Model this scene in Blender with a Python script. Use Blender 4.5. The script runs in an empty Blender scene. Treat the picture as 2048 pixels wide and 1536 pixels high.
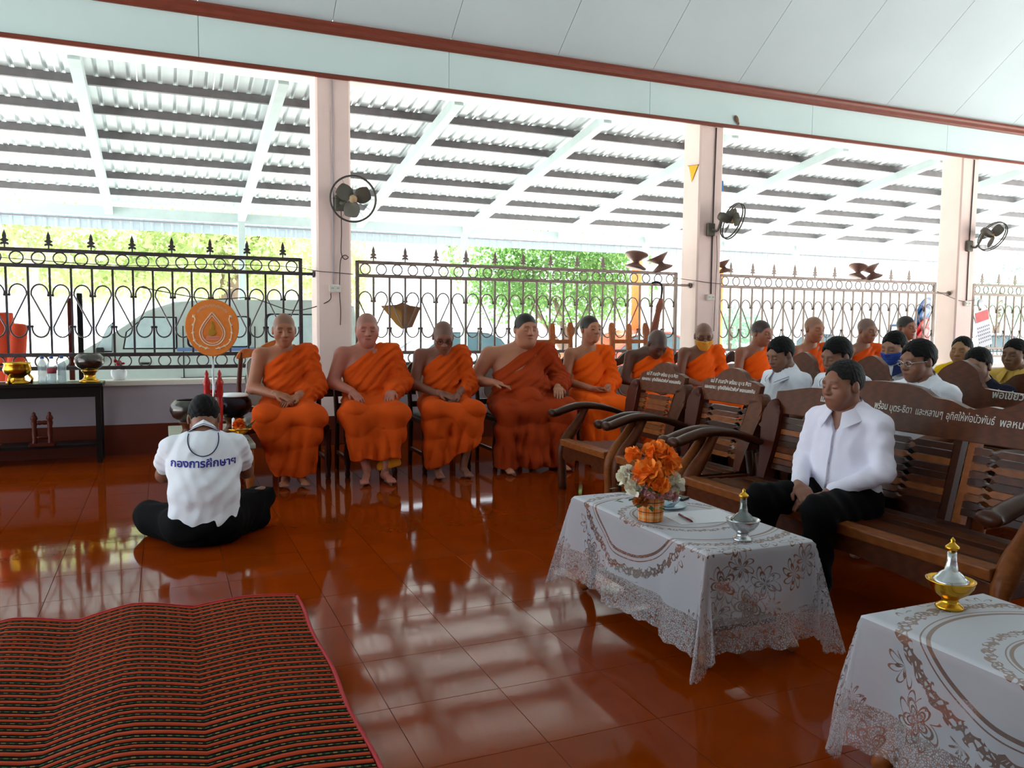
import bpy, bmesh, math, random
import numpy as np
from mathutils import Vector, Matrix, noise
from mathutils.bvhtree import BVHTree
random.seed(7)
SC = bpy.context.scene
COL = SC.collection
R = math.radians
# ---------------------------------------------------------------- camera
YAW, PIT, ROL, FPX = R(23.25), R(4.393), R(0.4855), 1623.0
_fw = Vector((math.sin(YAW)*math.cos(PIT), math.cos(YAW)*math.cos(PIT), -math.sin(PIT)))
_r0 = Vector((math.cos(YAW), -math.sin(YAW), 0)); _u0 = _r0.cross(_fw)
_rr = math.cos(ROL)*_r0 + math.sin(ROL)*_u0; _uu = -math.sin(ROL)*_r0 + math.cos(ROL)*_u0
cd = bpy.data.cameras.new('camera'); cd.sensor_width = 36; cd.lens = 36*FPX/2048
cd.clip_start = .05; cd.clip_end = 400
co = bpy.data.objects.new('camera', cd); COL.objects.link(co)
co.matrix_world = Matrix(((_rr.x, _uu.x, -_fw.x, 0), (_rr.y, _uu.y, -_fw.y, 0), (_rr.z, _uu.z, -_fw.z, 1.30), (0, 0, 0, 1)))
SC.camera = co
# ---------------------------------------------------------------- world, sun, exposure
wd = bpy.data.worlds.new('hazy_sky'); SC.world = wd; wd.use_nodes = True
_bg = wd.node_tree.nodes['Background']; _bg.inputs[0].default_value = (0.80, 0.91, 1.0, 1); _bg.inputs[1].default_value = 3.2
sd = bpy.data.lights.new('sun', 'SUN'); sd.energy = 36; sd.angle = R(1.5); sd.color = (1, .95, .86)
so = bpy.data.objects.new('sun', sd); COL.objects.link(so)
so.rotation_euler = Vector((-0.5, -0.8, -1.0)).to_track_quat('-Z', 'Y').to_euler()
so.location = (0, 0, 20)
vs = SC.view_settings; vs.view_transform = 'Standard'; vs.look = 'None'; vs.exposure = 0.0; vs.gamma = 1; vs.use_curve_mapping = False
SC.cycles.max_bounces = 8; SC.cycles.diffuse_bounces = 5; SC.cycles.glossy_bounces = 4; SC.cycles.transparent_max_bounces = 12
SC.cycles.use_denoising = True; SC.cycles.sample_clamp_indirect = 8

# ---------------------------------------------------------------- materials
def lin(c):
    return tuple(((x/255)/12.92 if x/255 <= .04045 else ((x/255+.055)/1.055)**2.4) for x in c)
MATS = {}
def mat(name, rgb, rough=.6, metal=0, var=.12, scale=8, bump=0, bscale=60, spec=.28, coat=0, alpha=1, trans=0, emis=0, objvar=0, attr=None, stretch=None):
    if name in MATS: return MATS[name]
    m = bpy.data.materials.new(name); m.use_nodes = True; nt = m.node_tree; N = nt.nodes; L = nt.links
    b = N['Principled BSDF']
    c = lin(rgb)
    tc = N.new('ShaderNodeTexCoord'); src = tc.outputs['Object']
    if stretch:
        mp = N.new('ShaderNodeMapping'); mp.inputs['Scale'].default_value = stretch; L.new(src, mp.inputs[0]); src = mp.outputs[0]
    nz = N.new('ShaderNodeTexNoise'); nz.inputs['Scale'].default_value = scale; nz.inputs['Detail'].default_value = 5
    L.new(src, nz.inputs['Vector'])
    mr = N.new('ShaderNodeMapRange'); mr.inputs[1].default_value = .25; mr.inputs[2].default_value = .75; mr.inputs[3].default_value = 1-var; mr.inputs[4].default_value = 1+var
    L.new(nz.outputs['Fac'], mr.inputs[0])
    hs = N.new('ShaderNodeHueSaturation')
    if attr:
        at = N.new('ShaderNodeAttribute'); at.attribute_name = attr; L.new(at.outputs['Color'], hs.inputs['Color'])
    else:
        hs.inputs['Color'].default_value = (*c, 1)
    if objvar:
        oi = N.new('ShaderNodeObjectInfo'); m2 = N.new('ShaderNodeMapRange'); m2.inputs[3].default_value = 1-objvar; m2.inputs[4].default_value = 1+objvar
        L.new(oi.outputs['Random'], m2.inputs[0]); mm = N.new('ShaderNodeMath'); mm.operation = 'MULTIPLY'
        L.new(mr.outputs[0], mm.inputs[0]); L.new(m2.outputs[0], mm.inputs[1]); L.new(mm.outputs[0], hs.inputs['Value'])
    else:
        L.new(mr.outputs[0], hs.inputs['Value'])
    L.new(hs.outputs[0], b.inputs['Base Color'])
    b.inputs['Roughness'].default_value = rough; b.inputs['Metallic'].default_value = metal
    b.inputs['Specular IOR Level'].default_value = spec; b.inputs['Coat Weight'].default_value = coat; b.inputs['Coat Roughness'].default_value = .08
    b.inputs['Alpha'].default_value = alpha; b.inputs['Transmission Weight'].default_value = trans
    if emis: L.new(hs.outputs[0], b.inputs['Emission Color']); b.inputs['Emission Strength'].default_value = emis
    if bump:
        n2 = N.new('ShaderNodeTexNoise'); n2.inputs['Scale'].default_value = bscale; n2.inputs['Detail'].default_value = 3; L.new(src, n2.inputs['Vector'])
        bp = N.new('ShaderNodeBump'); bp.inputs['Strength'].default_value = bump; bp.inputs['Distance'].default_value = .01
        L.new(n2.outputs['Fac'], bp.inputs['Height']); L.new(bp.outputs[0], b.inputs['Normal'])
    MATS[name] = m
    return m
def wood(name, rgb, rgb2, rough=.3, scale=(3, 3, 30), objvar=.2, coat=.06):
    if name in MATS: return MATS[name]
    m = mat(name, rgb, rough+.12, var=.06, scale=4, objvar=objvar, coat=coat, spec=.16); nt = m.node_tree; N = nt.nodes; L = nt.links
    hs = [n for n in N if n.type == 'HUE_SAT'][0]; tc = [n for n in N if n.type == 'TEX_COORD'][0]
    oi = N.new('ShaderNodeObjectInfo'); mp = N.new('ShaderNodeMapping'); mp.inputs['Scale'].default_value = scale
    vm = N.new('ShaderNodeVectorMath'); vm.operation = 'ADD'; L.new(tc.outputs['Object'], vm.inputs[0]); L.new(oi.outputs['Random'], vm.inputs[1])
    L.new(vm.outputs[0], mp.inputs[0])
    w = N.new('ShaderNodeTexWave'); w.inputs['Scale'].default_value = 1.2; w.inputs['Distortion'].default_value = 7; w.inputs['Detail'].default_value = 3
    L.new(mp.outputs[0], w.inputs[0])
    mx = N.new('ShaderNodeMix'); mx.data_type = 'RGBA'; mx.inputs[6].default_value = (*lin(rgb), 1); mx.inputs[7].default_value = (*lin(rgb2), 1)
    wm_ = N.new('ShaderNodeMapRange'); wm_.inputs[3].default_value = .38; wm_.inputs[4].default_value = .66; L.new(w.outputs['Fac'], wm_.inputs[0]); L.new(wm_.outputs[0], mx.inputs[0]); L.new(mx.outputs[2], hs.inputs['Color'])
    return m

# ---------------------------------------------------------------- mesh helpers
class MB:
    def __init__(s): s.v = []; s.f = []; s.sm = []
    def add(s, vs_, fs, smooth=False):
        k = len(s.v); s.v += [tuple(p) for p in vs_]; s.f += [tuple(i+k for i in f) for f in fs]; s.sm += [smooth]*len(fs); return s
    def box(s, c, d, rot=None, ch=0):
        x, y, z = d[0]/2, d[1]/2, d[2]/2
        if ch:
            bm = bmesh.new(); bmesh.ops.create_cube(bm, size=1); bmesh.ops.scale(bm, vec=d, verts=bm.verts)
            bmesh.ops.bevel(bm, geom=bm.edges[:], offset=ch, segments=2, profile=.5, affect='EDGES')
            bm.verts.index_update(); P = [v.co.copy() for v in bm.verts]; F = [[v.index for v in f.verts] for f in bm.faces]; bm.free()
        else:
            P = [Vector(p) for p in ((-x, -y, -z), (x, -y, -z), (x, y, -z), (-x, y, -z), (-x, -y, z), (x, -y, z), (x, y, z), (-x, y, z))]
            F = [(0, 3, 2, 1), (4, 5, 6, 7), (0, 1, 5, 4), (1, 2, 6, 5), (2, 3, 7, 6), (3, 0, 4, 7)]
        if rot is not None: P = [rot @ p for p in P]
        return s.add([p+Vector(c) for p in P], F, False)
    def tube(s, pts, r, n=8, closed=False, flat=None):
        pts = [Vector(p) for p in pts]; m = len(pts); rr = r if hasattr(r, '__len__') else [r]*m
        V = []; up = None
        for i, p in enumerate(pts):
            t = (pts[(i+1) % m]-pts[i-1]) if closed else (pts[min(i+1, m-1)]-pts[max(i-1, 0)])
            t.normalize()
            if up is None:
                up = Vector((0, 0, 1)) if abs(t.z) < .9 else Vector((1, 0, 0))
            a = t.cross(up)
            if a.length < 1e-4: a = t.cross(Vector((0, 1, 0)))
            a.normalize(); b = a.cross(t).normalized(); up = b
            for k in range(n):
                g = 2*math.pi*k/n
                if flat: V.append(p+a*math.cos(g)*rr[i]*flat[0]+b*math.sin(g)*rr[i]*flat[1])
                else: V.append(p+(a*math.cos(g)+b*math.sin(g))*rr[i])
        F = []
        for i in range(m if closed else m-1):
            j = (i+1) % m
            for k in range(n): F.append((i*n+k, i*n+(k+1) % n, j*n+(k+1) % n, j*n+k))
        if not closed: F += [tuple(range(n-1, -1, -1)), tuple(range((m-1)*n, m*n))]
        return s.add(V, F, True)
    def lathe(s, prof, n=20, c=(0, 0, 0), rot=None):
        V = []; F = []; m = len(prof)
        for r, z in prof:
            for k in range(n):
                p = Vector((r*math.cos(2*math.pi*k/n), r*math.sin(2*math.pi*k/n), z))
                V.append((rot @ p if rot is not None else p)+Vector(c))
        for i in range(m-1):
            for k in range(n): F.append((i*n+k, i*n+(k+1) % n, (i+1)*n+(k+1) % n, (i+1)*n+k))
        if prof[0][0] > 1e-5: F.append(tuple(range(n-1, -1, -1)))
        if prof[-1][0] > 1e-5: F.append(tuple(range((m-1)*n, m*n)))
        return s.add(V, F, True)
    def prism(s, poly, fn, t0, t1):
        """poly: 2D outline; fn(a,b,t)->3D"""
        n = len(poly); V = [fn(a, b, t0) for a, b in poly]+[fn(a, b, t1) for a, b in poly]
        F = [tuple(range(n-1, -1, -1)), tuple(range(n, 2*n))]+[(i, (i+1) % n, n+(i+1) % n, n+i) for i in range(n)]
        return s.add(V, F)
    def grid(s, fn, nu, nv, smooth=True):
        V = [fn(i/nu, j/nv) for j in range(nv+1) for i in range(nu+1)]
        F = [(j*(nu+1)+i, j*(nu+1)+i+1, (j+1)*(nu+1)+i+1, (j+1)*(nu+1)+i) for j in range(nv) for i in range(nu)]
        return s.add(V, F, smooth)
    def ell(s, c, r, n=12, m=8, rot=None):
        V = []; F = []
        for j in range(m+1):
            a = math.pi*j/m-math.pi/2
            for k in range(n):
                p = Vector((r[0]*math.cos(a)*math.cos(2*math.pi*k/n), r[1]*math.cos(a)*math.sin(2*math.pi*k/n), r[2]*math.sin(a)))
                V.append((rot @ p if rot is not None else p)+Vector(c))
        for j in range(m):
            for k in range(n): F.append((j*n+k, j*n+(k+1) % n, (j+1)*n+(k+1) % n, (j+1)*n+k))
        return s.add(V, F, True)
    def mesh(s, name, m=None):
        me = bpy.data.meshes.new(name); me.from_pydata([tuple(p) for p in s.v], [], s.f); me.validate()
        if len(me.polygons) == len(s.sm): me.polygons.foreach_set('use_smooth', s.sm)
        if m: me.materials.append(m)
        me.update(); return me
    def build(s, name, m, parent=None, loc=None):
        return obj(name, s.mesh(name, m), parent, loc)
def obj(name, me, parent=None, loc=None, rot=None):
    o = bpy.data.objects.new(name, me); COL.objects.link(o)
    if parent: o.parent = parent
    if loc is not None: o.location = loc
    if rot is not None: o.rotation_euler = rot
    return o
def tag(o, label=None, cat=None, group=None, kind=None):
    if label: o['label'] = label
    if cat: o['category'] = cat
    if group: o['group'] = group
    if kind: o['kind'] = kind
    return o
def thing(name, label, cat, loc=(0, 0, 0), rotz=0, group=None):
    o = bpy.data.objects.new(name, None); COL.objects.link(o); o.location = loc; o.rotation_euler = (0, 0, rotz); o.empty_display_size = .1
    return tag(o, label, cat, group)
def struct(o): o['kind'] = 'structure'; return o
def dup(root, loc, rotz=None, label=None):
    r = root.copy(); COL.objects.link(r); r.location = loc
    if rotz is not None: r.rotation_euler = (0, 0, rotz)
    if label: r['label'] = label
    for ch in list(root.children):
        c = ch.copy(); COL.objects.link(c); c.parent = r
        for g in list(ch.children):
            d = g.copy(); COL.objects.link(d); d.parent = c
    return r
def text_mesh(body, size, m, name='lettering', spacing=1, bold=0):
    c = bpy.data.curves.new('t', 'FONT'); c.body = body; c.size = size; c.align_x = 'CENTER'; c.align_y = 'CENTER'; c.space_character = spacing; c.extrude = 0; c.offset = bold
    o = bpy.data.objects.new('t', c); COL.objects.link(o)
    dg = bpy.context.evaluated_depsgraph_get(); dg.update()
    me = bpy.data.meshes.new_from_object(o.evaluated_get(dg)); bpy.data.objects.remove(o); me.name = name
    me.materials.clear(); me.materials.append(m)
    return me
def outline(name, poly, fn, t0, t1, m, parent=None, bev=.008, loc=None):
    n = len(poly); bm = bmesh.new()
    va = [bm.verts.new(fn(a, b, t0)) for a, b in poly]; vb = [bm.verts.new(fn(a, b, t1)) for a, b in poly]
    fa = bm.faces.new(va[::-1]); fb = bm.faces.new(vb)
    for i in range(n): bm.faces.new((va[i], va[(i+1) % n], vb[(i+1) % n], vb[i]))
    if bev: bmesh.ops.bevel(bm, geom=list(set(fa.edges[:]+fb.edges[:])), offset=bev, segments=2, profile=.6, affect='EDGES')
    bmesh.ops.recalc_face_normals(bm, faces=bm.faces)
    me = bpy.data.meshes.new(name); bm.to_mesh(me); bm.free(); me.materials.append(m)
    return obj(name, me, parent, loc)
def smooth_poly(pts, k=6):
    P = [Vector((a, b, 0)) for a, b in pts]; n = len(P); out = []
    for i in range(n):
        p0, p1, p2, p3 = P[i-1], P[i], P[(i+1) % n], P[(i+2) % n]
        for j in range(k):
            t = j/k; q = .5*((2*p1)+(p2-p0)*t+(2*p0-5*p1+4*p2-p3)*t*t+(3*p1-p0-3*p2+p3)*t*t*t); out.append((q.x, q.y))
    return out
def spl(pts, k=6):
    P = [Vector(p) for p in pts]; P = [2*P[0]-P[1]]+P+[2*P[-1]-P[-2]]; out = []
    for i in range(1, len(P)-2):
        p0, p1, p2, p3 = P[i-1:i+3]
        for j in range(k):
            t = j/k; out.append(.5*((2*p1)+(p2-p0)*t+(2*p0-5*p1+4*p2-p3)*t*t+(3*p1-p0-3*p2+p3)*t*t*t))
    return out+[P[-2]]
def proj(p):
    q = Vector(p)-Vector((0, 0, 1.3)); c = q.dot(_fw)
    return (1024+FPX*q.dot(_rr)/c, 768-FPX*q.dot(_uu)/c, c)

# ================================================================ THE HALL
NW = 8.5            # inner face of the fence wall and columns
SL = math.tan(R(36.7))
# floor : slab, grout, single tiles
m_grout = mat('grout', (60, 30, 16), .8)
m_tile = mat('glazed_tile', (124, 44, 2), .06, var=.10, scale=5, objvar=.07, spec=.11, bump=.035, bscale=7)
fl = struct(MB().box((4, .5, -.18), (17.4, 16.5, .35)).build('floor', m_grout))
T = .40
def tile_mesh():
    bm = bmesh.new(); bmesh.ops.create_cube(bm, size=1); bmesh.ops.scale(bm, vec=(T-.002, T-.002, .006), verts=bm.verts)
    bmesh.ops.bevel(bm, geom=[e for e in bm.edges if all(v.co.z > 0 for v in e.verts)], offset=.0005, segments=1, affect='EDGES')
    me = bpy.data.meshes.new('tile'); bm.to_mesh(me); bm.free(); me.materials.append(m_tile); return me
tm = tile_mesh(); spots = []
for i in range(-11, 31):
    for j in range(-19, 20):
        x = .67+T*(i+.5); y = 2.98+T*(j+.5)
        if x < -4.6 or x > 12.6 or y > NW-.02 or y < -7.6: continue
        px, py, c = proj((x, y, 0)); vis = c > .3 and -60 < px < 2108 and 600 < py < 1620
        spots.append((0 if vis else 1, c if vis else abs(c), x, y))
spots.sort(); rest = MB()
for k, (h, c, x, y) in enumerate(spots):
    if h == 0 and k < 300:
        obj('tile', tm, fl, (x, y, -.003))
    else:
        rest.add([(x+p.co.x, y+p.co.y, -.003+p.co.z) for p in tm.vertices], [tuple(f.vertices) for f in tm.polygons])
tag(rest.build('tiles', m_tile, fl), kind='stuff')

# low wall with maroon skirting
m_wall = mat('wall_paint', (156, 146, 154), .75, var=.05, scale=2.5, bump=.05)
m_maroon = mat('maroon_skirt', (92, 38, 24), .35, var=.15, scale=4)
m_cap = mat('wall_cap', (222, 216, 205), .6, var=.06)
wb = struct(MB().box((4, NW+.12, .33), (17.4, .20, .66)).build('wall_back', m_wall))
MB().box((4, NW+.12, .685), (17.4, .225, .05), ch=.006).build('wall_cap', m_cap, wb)
sk = struct(MB().box((4, NW+.013, .145), (17.4, .012, .29)).build('baseboard_back', m_maroon))
# header beam, trims
m_beam = mat('beam_paint', (196, 214, 214), .7, var=.035, scale=1.6)
m_soffit = mat('soffit_paint', (214, 222, 218), .75, var=.04, scale=2)
m_trim = mat('brown_trim', (112, 52, 38), .45, var=.2, scale=6, stretch=(1, 6, 6))
hb = MB().box((4, NW+.19, 3.99), (19.4, .38, .44)); 
beam = struct(hb.build('wall_header', m_soffit))
xs = [-5.7, -4.66, -2.14, .37, 2.88, 5.41, 7.92, 10.43, 12.94, 13.7]
for a, b in zip(xs[:-1], xs[1:]):
    MB().box(((a+b)/2, NW-.006, 3.985), (b-a-.006, .012, .41)).build('beam_board', m_beam, beam)
struct(MB().box((4, NW-.018, 3.762), (19.4, .036, .045), ch=.006).build('trim_1', m_trim))
tp = [(0, 0), (-.035, .0), (-.055, .02), (-.06, .06), (-.075, .085), (-.07, .115), (0, .115)]
struct(MB().prism(tp, lambda a, b, t: (t, NW+a, 4.17+b), -5.7, 13.7).build('trim_2', m_trim))
# vaulted ceiling: sloped panels, flat middle, mirrored slope
m_ceil = mat('ceiling_board', (184, 198, 203), .8, var=.035, scale=1.3)
m_joint = mat('ceiling_joint', (150, 156, 154), .8)
ZC0, NF = 4.28, 5.2
def slope(n): return ZC0+(NW-n)*SL
cb = MB(); cb.add([(-5.7, NW, ZC0+.04), (13.7, NW, ZC0+.04), (13.7, NF, slope(NF)+.04), (-5.7, NF, slope(NF)+.04)], [(0, 1, 2, 3)])
cb.add([(-5.7, NF, slope(NF)+.04), (13.7, NF, slope(NF)+.04), (13.7, -3.2, slope(NF)+.04), (-5.7, -3.2, slope(NF)+.04)], [(0, 1, 2, 3)])
cb.add([(-5.7, -3.2, slope(NF)+.04), (13.7, -3.2, slope(NF)+.04), (13.7, -6.5, ZC0+.04), (-5.7, -6.5, ZC0+.04)], [(0, 1, 2, 3)])
ceil = struct(cb.build('ceiling', m_joint))
ca, sa = math.cos(math.atan(SL)), math.sin(math.atan(SL))
seams = [-5.7, -4.67, -3.41, -2.15, -.89, .37, 1.64, 2.90, 4.17, 5.43, 6.69, 7.95, 9.20, 10.5, 11.76, 13.0, 13.7]
def panel(w0, w1, s0, s1, org, dv, nv):
    # board in plane spanned by X and dv, thickness along nv
    w0 += .003; w1 -= .003; s0 += .003; s1 -= .003
    P = [Vector((w, 0, 0))+Vector(org)+Vector(dv)*s+Vector(nv)*t for t in (0, -.012) for (w, s) in ((w0, s0), (w1, s0), (w1, s1), (w0, s1))]
    MB().add(P, [(0, 1, 2, 3), (7, 6, 5, 4), (0, 4, 5, 1), (1, 5, 6, 2), (2, 6, 7, 3), (3, 7, 4, 0)]).build('ceiling_panel', m_ceil, ceil)
LS = (NW-NF)/ca
for w0, w1 in zip(seams[:-1], seams[1:]):
    for s0, s1 in ((.0, 2.06), (2.06, LS)):
        panel(w0, w1, s0, s1, (0, NW, ZC0+.02), (0, -ca, sa), (0, sa, ca))
    for s0, s1 in ((0, 2.4), (2.4, 4.8), (4.8, 8.4)):
        panel(w0, w1, s0, s1, (0, NF, slope(NF)+.02), (0, -1, 0), (0, 0, 1))
# gable above the left opening and the far right end, rear beam
gp = [(NW+.38, 3.77), (NW+.38, 4.3), (NW, ZC0+.03), (NF, slope(NF)+.03), (-3.2, slope(NF)+.03), (-6.5, ZC0+.03), (-6.9, 3.77)]
struct(MB().prism(gp, lambda a, b, t: (t, a, b), -5.75, -5.65).build('wall_left', m_beam))
struct(MB().prism(gp, lambda a, b, t: (t, a, b), 13.65, 13.75).build('wall_right', m_beam))
wl2 = struct(MB().box((-5.7, -3.0, 1.87), (.2, 7.4, 3.74)).build('wall_left_light_block', m_wall))  # unseen wall, added to cut daylight from the left behind the camera
struct(MB().box((4, -6.6, 3.98), (19.4, .35, .5)).build('wall_front', m_beam))
wf = struct(MB().box((4.0, -6.6, 1.87), (19.2, .2, 3.74)).build('wall_rear_light_block', m_wall))  # unseen closed rear wall, added to block sky light from behind

# columns
m_col = mat('column_pink', (232, 206, 198), .65, var=.05, scale=3, bump=.04)
CX = [1.642, 6.341, 10.97]
clabel = ['pinkish column with three-bladed wall fan, leftmost of the three columns', 'pinkish column in the middle of the row, behind the masked monk', 'pinkish column at the right, beside the tilted calendar']
def column(x, y, label, group=None):
    t = thing('column', label, 'column', (x, y, 0), 0, group)
    mb = MB(); c = .02; a = .178
    mb.prism([(-a+c, -a), (a-c, -a), (a, -a+c), (a, a-c), (a-c, a), (-a+c, a), (-a, a-c), (-a, -a+c)], lambda p, q, t_: (p, q, t_), 0, 3.77)
    mb.build('shaft', m_col, t)
    MB().box((0, 0, .15), (.376, .376, .30), ch=.008).build('plinth', m_maroon, t)
    return t
cols = [column(x, NW+.178, l) for x, l in zip(CX, clabel)]

# ---------------------------------------------------------------- wrought iron fence
m_iron = mat('fence_iron', (88, 80, 84), .38, .75, var=.25, scale=14)
m_ironb = mat('fence_iron_brown', (128, 112, 104), .45, .6, var=.25, scale=14)
NFN = 8.62
Z3, Z2, Z1, Z0 = 1.917, 1.775, .955, .83   # rails
def fence(w0, w1, label, mi):
    t = thing('fence_panel', label, 'fence', (w0, NFN, .71), 0, 'wrought iron fence panels between the columns')
    L = w1-w0; nb = max(2, round(L/.1743)); p = L/nb
    rail = MB().box((L/2, 0, 0), (L, .036, .036), ch=.004).mesh('rail', mi)
    for z in (Z3, Z2, Z1, Z0): obj('rail', rail, t, (0, 0, z-.71))
    post = MB().box((0, 0, (Z3-.71)/2), (.036, .036, Z3-.71+.03)).mesh('post', mi)
    obj('post', post, t, (0, 0, 0)); obj('post', post, t, (L, 0, 0))
    bar = MB().box((0, 0, (Z1+Z2)/2-.71), (.019, .019, Z2-Z1)).mesh('bar', mi)
    for i in range(1, nb): obj('bar', bar, t, (i*p, 0, 0))
    ring = MB().tube([(.055*math.cos(a), 0, .055*math.sin(a)) for a in [k*math.pi/9 for k in range(18)]], .0072, 5, True).mesh('ring', mi)
    S = []
    h = p/2-.012; zt = 1.52-.71; zb = 1.205-.71; rt = p/2-.018
    for k in range(11):
        a = -.15+math.pi*1.08*k/10; S.append((p/2+rt*math.cos(a), 0, zt+rt*1.25*math.sin(a)))
    S2 = []
    for k in range(11):
        a = math.pi*1.08*k/10-.15; S2.append((p/2-rt*math.cos(a), 0, zb-rt*1.25*math.sin(a)))
    pts = S+S2[::-1]
    def sm(sgn):
        q = [((p-x) if sgn < 0 else x, y+.012, z) for x, y, z in pts]
        mb = MB().tube(q, .0078, 5)
        for e in (q[0], q[-1]): mb.ell(e, (.013, .013, .013), 8, 6)
        return mb.mesh('scroll', mi)
    sc_ = (sm(1), sm(-1))
    for i in range(nb):
        obj('ring', ring, t, ((i+.5)*p, 0, (Z3+Z2)/2-.71)); obj('ring', ring, t, ((i+.5)*p, 0, (Z1+Z0)/2-.71))
        obj('scroll', sc_[i % 2], t, (i*p, 0, 0))
    fp = [(-.006, 0), (-.006, .03), (-.03, .022), (-.036, .034), (-.026, .046), (-.012, .05), (-.03, .06), (-.034, .07), (-.02, .076), (-.014, .085), (-.017, .1), (-.012, .125), (0, .16)]
    fp = fp+[(-a, b) for a, b in fp[-2::-1]]
    fin = MB().prism(fp, lambda a, b, q: (a, q, b), -.007, .007).mesh('finial', mi)
    return t, fin, p, nb, L
fences = []
for w0, w1, lab, mi, st in ((-2.87, 1.315, 'iron fence panel with scrolls and spear finials in front of the white van', m_iron, 1),
                        (1.905, 5.93, 'iron fence panel with scrolls between the left and middle columns', m_ironb, 1),
                        (6.60, 10.48, 'iron fence panel with scrolls between the middle and right columns', m_ironb, 1),
                        (11.30, 12.6, 'short iron fence panel right of the last column, with a calendar', m_ironb, 1)):
    t, fin, p, nb, L = fence(w0, w1, lab, mi)
    n0 = 1 if w0 > 0 else 0
    for i in range(1, nb, 2):
        if w0 == 1.905 and i*p > 3.3: continue
        if w0 == 6.60 and (abs(i*p-2.45) < .45 or i*p > 3.5): continue
        obj('finial', fin, t, (i*p, 0, Z3-.71+.016))
    # stub brackets into the columns
    if w0 < 0: MB().box(((L+.075), 0, Z2-.71), (.14, .03, .03)).build('bracket', mi, t); MB().lathe([(0, 0), (.035, 0), (.035, .02), (0, .02)], 12, (L+.125, 0, Z2-.71), Matrix.Rotation(R(90), 3, 'Y')).build('flange', mi, t)
    elif w0 == 1.905 or w0 == 6.60:
        g = CX[1]-.178-w1 if w0 == 1.905 else CX[2]-.178-w1
        MB().box((L+g/2, 0, Z2-.71), (g, .03, .03)).build('bracket', mi, t); MB().lathe([(0, 0), (.035, 0), (.035, .02), (0, .02)], 12, (L+g-.03, 0, Z2-.71), Matrix.Rotation(R(90), 3, 'Y')).build('flange', mi, t)
    fences.append(t)

# ================================================================ OUTSIDE: canopy, ground
GZ = -.35
m_ground = mat('yard_concrete', (226, 228, 226), .9, var=.12, scale=.7)
struct(MB().add([(-60, -50, GZ), (80, -50, GZ), (80, 90, GZ), (-60, 90, GZ)], [(0, 1, 2, 3)]).build('ground', m_ground))
m_zinc = mat('galvanised_sheet', (224, 230, 232), .36, .4, var=.08, scale=3, stretch=(6, .4, 1))
m_purlin = mat('purlin_steel', (112, 108, 110), .6, .2, var=.15)
m_rafter = mat('rafter_paint', (186, 200, 200), .5, 0, var=.05)
m_fasc = mat('fascia_sheet_paint', (168, 178, 186), .5, 0, var=.08)
CS = .167; NE = 14.05; ZE = 2.99
def cz(n): return ZE+.10+(NE-n)*CS
can = thing('canopy', 'corrugated metal canopy on steel rafters outside the fence', 'canopy', (0, 0, 0))
sh = []
wd_ = .76; pr = .152
for k in range(5):
    x = k*pr
    sh += [(x, 0), (x+.052, 0), (x+.064, .026), (x+.088, .026), (x+.100, 0)]
sh.append((wd_+.01, 0))
nv = [8.92, 14.3]
V = []; F = []
for n in nv:
    for a, b in sh: V.append((a, n-8.92, cz(n)+b))
q = len(sh)
for i in range(q-1): F.append((i, i+1, q+i+1, q+i))
shm = MB().add(V, F).mesh('sheet', m_zinc)
for k in range(-6, 25): obj('sheet', shm, can, (k*wd_-.2, 8.92, 0))
pz = [8.98, 9.72, 10.46, 11.20, 11.94, 12.68, 13.42]
pur = MB().box((8, 0, -.045), (24, .055, .085)).mesh('purlin', m_purlin)
for n in pz: obj('purlin', pur, can, (0, n, cz(n)))
RW = [-.72+1.93*i for i in range(-2, 10)]
dl = math.hypot(NE-8.9, (NE-8.9)*CS); ang = math.atan(CS)
raf = MB().box((0, 0, 0), (.11, dl, .12), Matrix.Rotation(-ang, 3, 'X')).mesh('rafter', m_rafter)
for w in RW: obj('rafter', raf, can, (w, (NE+8.9)/2, cz((NE+8.9)/2)-.15))
MB().box((8, NE, ZE-.06), (24, .10, .16)).build('eave_beam', m_rafter, can)
pst = MB().box((0, 0, (ZE-.14+GZ)/2), (.10, .10, ZE-.14-GZ)).mesh('post', m_rafter)
for i in range(1, 12, 2): obj('post', pst, can, (-.72+1.93*(i-2), NE, 0))
# hanging strip of corrugated sheet behind the eave
fm = MB()
fv = []; 
for a, b in sh: fv.append((a, -b*.6, 0))
for a, b in sh: fv.append((a, -b*.6, -.30))
fm.add(fv, [(i, i+1, q+i+1, q+i) for i in range(q-1)])
fmm = fm.mesh('fascia_sheet', m_fasc)
for k in range(-6, 25): obj('fascia_sheet', fmm, can, (k*wd_-.2, 14.6, ZE+.03))
MB().tube([(-4, 14.57, ZE-.12), (19, 14.57, ZE-.12)], .012, 6).build('fascia_rail', m_purlin, can)

# ---------------------------------------------------------------- trees
m_leafA = mat('leaf_yellow', (186, 200, 146), .6, var=.35, scale=3)
m_leafB = mat('leaf_green', (104, 142, 80), .55, var=.4, scale=3)
m_leafC = mat('leaf_dusty', (158, 192, 164), .6, var=.3, scale=3)
for m_ in (m_leafA, m_leafB, m_leafC):
    nt = m_.node_tree; b_ = nt.nodes['Principled BSDF']; o_ = nt.nodes['Material Output']; tl = nt.nodes.new('ShaderNodeBsdfTranslucent'); ad = nt.nodes.new('ShaderNodeMixShader'); ad.inputs[0].default_value = .5
    hs_ = [n for n in nt.nodes if n.type == 'HUE_SAT'][0]; nt.links.new(hs_.outputs[0], tl.inputs[0]); nt.links.new(b_.outputs[0], ad.inputs[1]); nt.links.new(tl.outputs[0], ad.inputs[2]); nt.links.new(ad.outputs[0], o_.inputs[0])
m_bark = mat('bark', (122, 104, 92), .9, var=.3, scale=6, bump=.5, bscale=20)
m_barkp = mat('bark_pale', (186, 180, 172), .9, var=.2, scale=6, bump=.4, bscale=20)
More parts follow.
